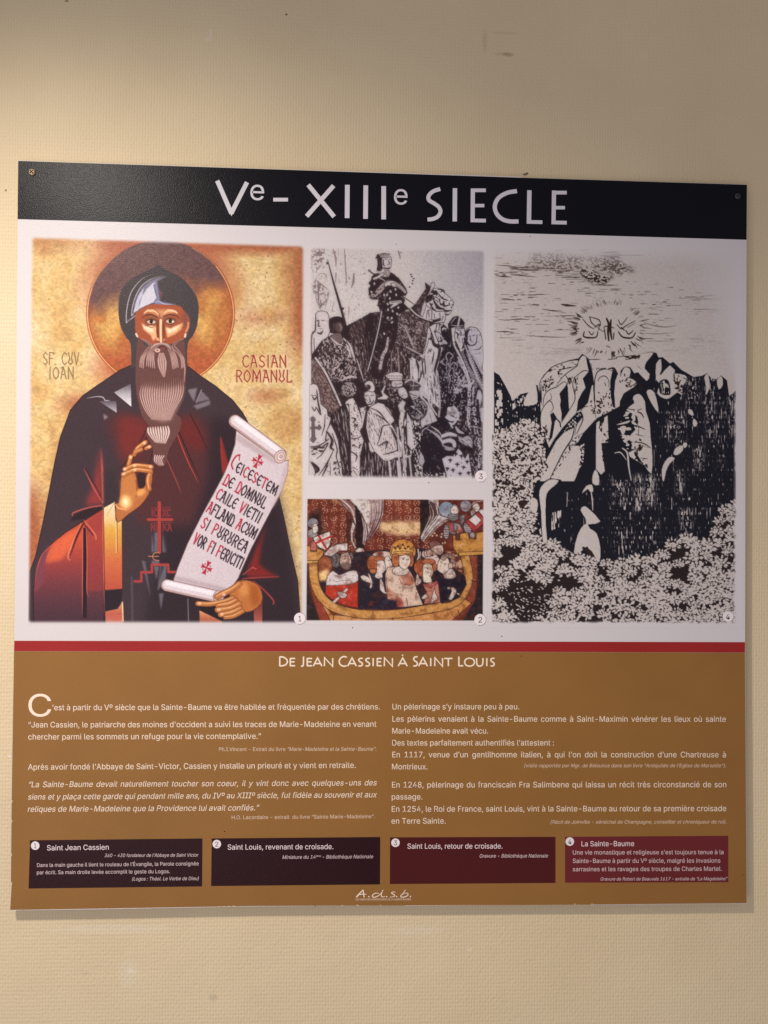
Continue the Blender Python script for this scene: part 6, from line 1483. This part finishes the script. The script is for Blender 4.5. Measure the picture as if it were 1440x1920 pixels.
t.build('title_lettering', SILVER, header)

# subtitle, small capitals
T = dict(scale=520 / 1440., off=(440, 1180)); t = Sheet()
def cap_(ch, x0, x1, top, bot=191, w=7.5):
    W, H = x1 - x0, bot - top
    P = {'D': [[(.05, 0), (.05, 1)], [(.05, .97), (.5, .93), (.88, .7), (.97, .45), (.8, .18), (.45, .05), (.05, .03)]], 'E': [[(.1, 0), (.1, 1)], [(.1, .95), (1, .95)], [(.1, .53), (.9, .53)], [(.1, .05), (1, .05)]],
         'J': [[(.85, 1), (.8, .25), (.6, .02), (0, .0)]], 'A': [[(0, 0), (.5, 1.02), (1, 0)], [(.2, .32), (.8, .32)]], 'N': [[(.02, 0), (.04, 1.04), (.98, -.04), (.98, 1)]], 'C': [[(1, .92), (.6, 1), (.2, .82), (.02, .5), (.15, .18), (.55, 0), (1, .04)]],
         'S': [[(.95, .97), (.4, .95), (.12, .78), (.3, .58), (.75, .42), (.9, .22), (.6, .03), (.05, .03)]], 'I': [[(.5, 0), (.5, 1)]], 'T': [[(.5, 0), (.5, 1)], [(0, .95), (1, .95)]], 'L': [[(.08, 1), (.08, 0)], [(.08, .04), (1, .04)]],
         'O': [[(.5, 1), (.15, .85), (.02, .5), (.15, .14), (.5, 0), (.85, .14), (.98, .5), (.85, .85), (.5, 1)]], 'U': [[(.03, 1), (.06, .3), (.25, .04), (.5, 0), (.78, .08), (.95, .35), (.97, 1)]], '`': [[(.3, 1), (.7, .8)]]}
    for q in P[ch]:
        t.pen([(x0 + a * W, bot - c * H) for a, c in q], w, 2, 0, 4 if ch in 'DCSOUJ' and len(q) > 2 else 0, **T)
for ch, x0, x1, big in (('D', 232, 275, 1), ('E', 286, 314, 0), ('J', 344, 360, 1), ('E', 374, 402, 0), ('A', 408, 453, 0), ('N', 465, 510, 0), ('C', 542, 582, 1), ('A', 587, 632, 0), ('S', 641, 666, 0), ('S', 678, 703, 0), ('I', 716, 722, 0), ('E', 738, 763, 0), ('N', 776, 820, 0),
                        ('A', 849, 896, 0), ('S', 926, 951, 1), ('A', 955, 1001, 0), ('I', 1015, 1021, 0), ('N', 1038, 1080, 0), ('T', 1088, 1131, 0), ('L', 1162, 1187, 1), ('O', 1193, 1246, 0), ('U', 1255, 1290, 0), ('I', 1306, 1312, 0), ('S', 1327, 1350, 0)):
    cap_(ch, x0, x1, 141 if big else 149)
cap_('`', 862, 882, 133, 147, 6)
t.build('subtitle_lettering', CREAM, field)

# ------------------------------------------------------------------ body text
E_, S_ = 14.8, 9.7
def block(name, parent, mat, lines, k=2):
    s = Sheet()
    for ln in lines:
        txt, x0, y0, x1, y1, em = ln[:6]
        fl = ln[6] if len(ln) > 6 else ''
        s.text(txt, x0, y0, x1, y1, em, k, 0, 'i' in fl, 'j' in fl)
    return s.build(name, mat, parent)

block('drop_capital', field, CREAM, [('C', 53.5, 1343.6, 96, 1343.2, 59)])
block('paragraph', field, CREAM, [('’est à partir du Vº siècle que la Sainte-Baume va être habitée et fréquentée par des chrétiens.', 98.5, 1331.7, 712, 1330.2, E_)])
block('paragraph', field, CREAM, [('“Jean Cassien, le patriarche des moines d\'occident a suivi les traces de Marie-Madeleine en venant', 53.3, 1364, 705.8, 1362.7, E_), ('chercher parmi les sommets un refuge pour la vie contemplative.”', 53, 1386.7, 489.5, 1385.2, E_)])
block('source_note', field, NOTE, [('Ph.I.Vincent - Extrait du livre', 410.7, 1408.2, 535, 1407.9, S_), ('“Marie-Madeleine et la Sainte-Baume”.', 538.2, 1407.9, 705.4, 1407.5, S_, 'i')])
block('paragraph', field, CREAM, [('Après avoir fondé l’Abbaye de Saint-Victor, Cassien y installe un prieuré et y vient en retraite.', 52.7, 1443.3, 666.8, 1439.7, E_)])
block('paragraph', field, CREAM, [('“La Sainte-Baume devait naturellement toucher son coeur, il y vint donc avec quelques-uns des', 52.8, 1476, 705.5, 1472.5, E_, 'ij'), ('siens et y plaça cette garde qui pendant mille ans, du IVº au XIIIº siècle, fut fidèle au souvenir et aux', 52.2, 1499.2, 705.5, 1495, E_, 'i'), ('reliques de Marie-Madeleine que la Providence lui avait confiés.”', 51.9, 1522.2, 484.5, 1519.4, E_, 'i')])
block('source_note', field, NOTE, [('H.D. Lacordaire - extrait  du livre “Sainte Marie-Madeleine”.', 434.5, 1536, 703, 1534, S_)])
block('paragraph', field, CREAM, [('Un pèlerinage s’y instaure peu à peu.', 735.8, 1330.2, 973.5, 1330, E_), ('Les pèlerins venaient à la Sainte-Baume comme à Saint-Maximin vénérer les lieux où sainte', 735.8, 1353, 1361, 1353.3, E_, 'j'), ('Marie-Madeleine avait vécu.', 735.5, 1375.4, 915, 1375.4, E_), ('Des textes parfaitement authentifiés l’attestent :', 735.5, 1397.8, 1038.5, 1397.8, E_),
                                  ('En 1117, venue d’un gentilhomme italien, à qui l’on doit la construction d’une Chartreuse à', 735.5, 1420, 1361, 1420, E_, 'j'), ('Montrieux.', 735, 1442.5, 801.5, 1442.5, E_)])
block('source_note', field, NOTE, [('(visite rapportée par Mgr. de Belsunce dans son livre “Antiquités de l’Eglise de Marseille”).', 982.8, 1438.6, 1361.3, 1438.6, S_ - .4, 'i')])
block('paragraph', field, CREAM, [('En 1248, pèlerinage du franciscain Fra Salimbene qui laissa un récit très circonstancié de son', 735, 1476.6, 1361.7, 1476, E_, 'j'), ('passage.', 734.5, 1499, 792, 1499, E_), ('En 1254, le Roi de France, saint Louis, vint à la Sainte-Baume au retour de sa première croisade', 734.5, 1522, 1361.7, 1520.8, E_), ('en Terre Sainte.', 734, 1544.4, 835.5, 1544.2, E_)])
block('source_note', field, NOTE, [('(Récit de Joinville - sénéchal de Champagne, conseiller et chroniqueur de roi).', 1032, 1544.4, 1362, 1544, S_ - .4, 'i')])

# ------------------------------------------------------------------ caption boxes
boxes = [([(56.4, 1575.5), (379.7, 1572), (379, 1662), (53.6, 1666)], (66.1, 1585.5), '1', 'dark brown caption box titled Saint Jean Cassien'),
         ([(397, 1572), (713, 1569.3), (712.5, 1658.2), (395.8, 1661.3)], (406.5, 1582.5), '2', 'dark brown caption box about a miniature of Saint Louis'),
         ([(731.3, 1570), (1041.5, 1569), (1041.5, 1655.5), (731, 1657.5)], (741.5, 1580), '3', 'maroon caption box about an engraving of Saint Louis'),
         ([(1059.4, 1569), (1365.5, 1567), (1365.5, 1654), (1059.4, 1655)], (1068.3, 1577.8), '4', 'red brown caption box titled La Sainte-Baume')]
caps = []
for i, (q, (bx, by), d, lab) in enumerate(boxes):
    s = Sheet(); s.poly(q, 2)
    o = s.build('caption_box', CAP[i], panel, lab); caps.append(o)
    s = Sheet(); s.disc(bx, by, 8, 3, 0); w = 4.4 if d == '1' else 6
    s.text(d, bx - w / 2, by + 4.6, bx + w / 2, by + 4.6, 12.5, 4, 1)
    s.build('number_badge', [ink('badge white', (236, 226, 228), .02), DARK], o)
block('caption_heading', caps[0], PINK, [('Saint Jean Cassien', 88.3, 1594.4, 204, 1593, 13.6)], 3)
block('caption_text', caps[0], PINKNOTE, [('360 - 430 fondateur de l’Abbaye de Saint Victor', 196, 1607, 371.4, 1606, 8.8, 'i'), ('Dans la main gauche il tient le rouleau de l’Évangile, la Parole consignée', 69.5, 1625.5, 372.5, 1622.4, 9.8), ('par écrit. Sa main droite levée accomplit le geste du Logos.', 69.3, 1639.2, 318.6, 1637, 9.8), ('(Logos : Théol. Le Verbe de Dieu)', 247.5, 1651, 372, 1650, 9, 'i')], 3)
block('caption_heading', caps[1], PINK, [('Saint Louis, revenant de croisade.', 427, 1593, 625, 1592, 13.6)], 3)
block('caption_text', caps[1], PINKNOTE, [('Miniature du 14', 529.5, 1610.4, 591.5, 1609.8, 9.2, 'i'), ('ème', 592.5, 1606.6, 601.5, 1606.5, 5, 'i'), ('- Bibliothèque Nationale', 604.5, 1609.8, 699, 1609, 9.2, 'i')], 3)
block('caption_heading', caps[2], PINK, [('Saint Louis, retour de croisade.', 764, 1591.2, 942, 1591, 13.6)], 3)
block('caption_text', caps[2], PINKNOTE, [('Gravure - Bibliothèque Nationale', 898.8, 1608, 1026.8, 1607.6, 9.2, 'i')], 3)
block('caption_heading', caps[3], PINK, [('La Sainte-Baume', 1090.3, 1586.7, 1188.9, 1586.3, 13.4)], 3)
block('caption_text', caps[3], PINKNOTE, [('Une vie monastique et religieuse s’est toujours tenue à la', 1074, 1602.2, 1356.4, 1601.5, 11.4), ('Sainte-Baume à partir du Vº siècle, malgré les invasions', 1074, 1618, 1350.5, 1617.3, 11.4), ('sarrasines et les ravages des troupes de Charles Martel.', 1074, 1633.6, 1353, 1632.6, 11.4), ('Gravure de Robert de Beauvais 1617 - extraite de “La Magdeleine”', 1125.5, 1651, 1363, 1650.3, 8.4, 'i')], 3)

# the association's mark
T = dict(scale=240 / 1440., off=(600, 1640)); t = Sheet()
for q, w, e in (([(408, 254), (440, 218), (485, 170)], 15, (1, .6)), ([(485, 170), (490, 210), (497, 254)], 13, (.7, .9)), ([(424, 226), (470, 220), (526, 219)], 9, (.8, .5)), ([(660, 212), (630, 206), (598, 222), (588, 242), (610, 254), (650, 240), (690, 206), (711, 170)], 11, (.7, .6)), ([(711, 170), (692, 210), (690, 240), (705, 250), (732, 244)], 11, (.6, .5)),
                ([(848, 198), (820, 194), (804, 206), (826, 220), (842, 234), (828, 247), (786, 252)], 11, (.6, .5)), ([(962, 170), (930, 214), (906, 242), (925, 252), (964, 246), (990, 226), (982, 208), (955, 208), (930, 224)], 11, (.6, .4))):
    t.pen(q, w, 2, 0, 6, ends=e, **T)
for x, y in ((549, 247), (751, 247), (862, 246), (1017, 245)):
    t.disc(600 + x * T['scale'], 1640 + y * T['scale'], 1.35, 2, 0, 12)
t.text('LES AMIS DES DOMINICAINS DE LA SAINTE BAUME', 666.8, 1688, 770.2, 1687.8, 4.6, 2)
t.build('association_mark', CREAM, field)

# ------------------------------------------------------------------ the four pictures
def picture(p, name, lab, gain=1.0):
    me = bpy.data.meshes.new(name)
    h, w = p.h, p.w
    X, Y = np.meshgrid(np.arange(w) + p.x0 + .5, np.arange(h) + p.y0 + .5)
    V = on_panel(np.stack([X.ravel(), Y.ravel()], 1), 1.5)
    i = (np.arange(h - 1)[:, None] * w + np.arange(w - 1)[None]).ravel()
    F = np.stack([i, i + w, i + w + 1, i + 1], 1).astype(np.int32)
    me.vertices.add(len(V)); me.vertices.foreach_set('co', V.ravel().astype(np.float32))
    me.loops.add(F.size); me.loops.foreach_set('vertex_index', F.ravel())
    me.polygons.add(len(F)); me.polygons.foreach_set('loop_start', np.arange(0, F.size, 4, dtype=np.int32))
    me.update(calc_edges=True)
    at = me.color_attributes.new('print', 'FLOAT_COLOR', 'POINT')
    col = np.ones((h * w, 4), np.float32)
    col[:, :3] = lin(np.clip(p.buf, 0, 255)).reshape(-1, 3)
    at.data.foreach_set('color', col.ravel())
    mt, nt, b, N, L = new_mat(name + ' print')
    laminate(N, L, b)
    a = N.new('ShaderNodeAttribute'); a.attribute_type = 'GEOMETRY'; a.attribute_name = 'print'
    L.new(a.outputs['Color'], b.inputs['Base Color'])
    me.materials.append(mt)
    o = bpy.data.objects.new(name, me); C.objects.link(o); o.parent = panel
    o['label'] = lab
    return o

BW = ink('badge white', (236, 226, 228), .02)
for fn, nm, lab, bx, by, r, d in ((paint_icon, 'icon_picture', 'gold ground icon of a bearded hooded monk holding an inscribed scroll', 562.3, 1159.8, 11, '1'), (paint_mini, 'miniature_picture', 'medieval miniature of a crowned king and companions in a ship', 900.5, 1162, 11, '2'),
                                  (paint_rider, 'rider_engraving', 'black and white engraving of a crowned rider among pilgrims', 901.6, 893, 11, '3'), (paint_cliff, 'cliff_engraving', 'black and white engraving of a rocky cliff above a forest', 1364.8, 1156, 10, '4')):
    o = picture(fn(), nm, lab)
    s = Sheet(); s.disc(bx, by, r, 3, 0); w = 5.2 if d == '1' else 7
    s.text(d, bx - w / 2, by + 5.2, bx + w / 2, by + 5.2, 14.4, 4, 1)
    s.ring(bx, by, r, .8, 3.5, 2, *((20, 110) if d in '123' else (0, 1)))
    if d in '12':
        s.ring(bx, by, r, .6, 3.5, 2, -80, 20)
    s.build('number_badge', [BW, DARK, GREYLINE], o)

# ------------------------------------------------------------------ screws
def metal(name, c, rough):
    m, nt, b, N, L = new_mat(name)
    n = N.new('ShaderNodeTexNoise'); n.inputs['Scale'].default_value = 600; n.inputs['Detail'].default_value = 3
    r = N.new('ShaderNodeValToRGB'); r.color_ramp.elements[0].color = tuple(lin(c) * .55) + (1,); r.color_ramp.elements[1].color = rgba(c)
    L.new(n.outputs['Fac'], r.inputs['Fac']); L.new(r.outputs['Color'], b.inputs['Base Color'])
    b.inputs['Metallic'].default_value = .85; b.inputs['Roughness'].default_value = rough
    return m

def screw(px, py, r, mat, slot, lab, rot):
    """a pan-head cross screw: domed head with a cross-shaped recess"""
    c = on_panel([(px, py)], 0)[0]
    R = r / 1366.
    n, rings = 32, 9
    V, F = [], []
    for j in range(rings + 1):
        f = j / rings
        rad = R * math.sin(f * math.pi / 2) if j else 0.0
        dome = R * .62 * math.cos(f * math.pi / 2)
        for i in range(n):
            a = 2 * math.pi * i / n
            x, z = rad * math.cos(a), rad * math.sin(a)
            u, v = x * math.cos(rot) + z * math.sin(rot), -x * math.sin(rot) + z * math.cos(rot)
            cut = max(0., 1 - (min(abs(u), abs(v)) / (R * .13)) ** 4) * max(0., min(1., (R * .68 - max(abs(u), abs(v))) / (R * .10)))
            V.append((c[0] + x, -.0004 - dome + cut * R * .38, c[2] + z))
    for j in range(rings):
        for i in range(n):
            k = (i + 1) % n
            F.append((j * n + i, (j + 1) * n + i, (j + 1) * n + k, j * n + k))
    o = mesh_obj('screw', V, F, mat, panel)
    o['label'] = lab
    for p_ in o.data.polygons:
        p_.use_smooth = True
    # the recess
    sv, sf = [], []
    for t in (0, math.pi / 2):
        ca, sa = math.cos(rot + t), math.sin(rot + t)
        b0 = len(sv)
        for x, z in ((-.6, -.13), (.6, -.13), (.6, .13), (-.6, .13)):
            sv.append((c[0] + R * (x * ca - z * sa), -.0004 - R * (.36 + .01 * t), c[2] + R * (x * sa + z * ca)))
        sf.append((b0, b0 + 1, b0 + 2, b0 + 3))
    # shank through the board into the wall
    a = [2 * math.pi * i / 12 for i in range(12)]
    b0 = len(sv)
    for y in (.0006, WALL_Y + .02):
        sv += [(c[0] + R * .45 * math.cos(t), y, c[2] + R * .45 * math.sin(t)) for t in a]
    sf += [(b0 + i, b0 + (i + 1) % 12, b0 + 12 + (i + 1) % 12, b0 + 12 + i) for i in range(12)]
    mesh_obj('recess', sv, sf, slot, o)
    return o

SLOT = metal('screw recess', (34, 28, 24), .7)
screw(60.5, 323.5, 6.6, metal('brassy screw', (214, 190, 156), .38), SLOT, 'brassy cross head screw near the upper left corner', .75)
screw(1382.5, 368.5, 5.8, metal('dark screw', (92, 90, 96), .45), SLOT, 'dull grey cross head screw near the upper right corner', .3)
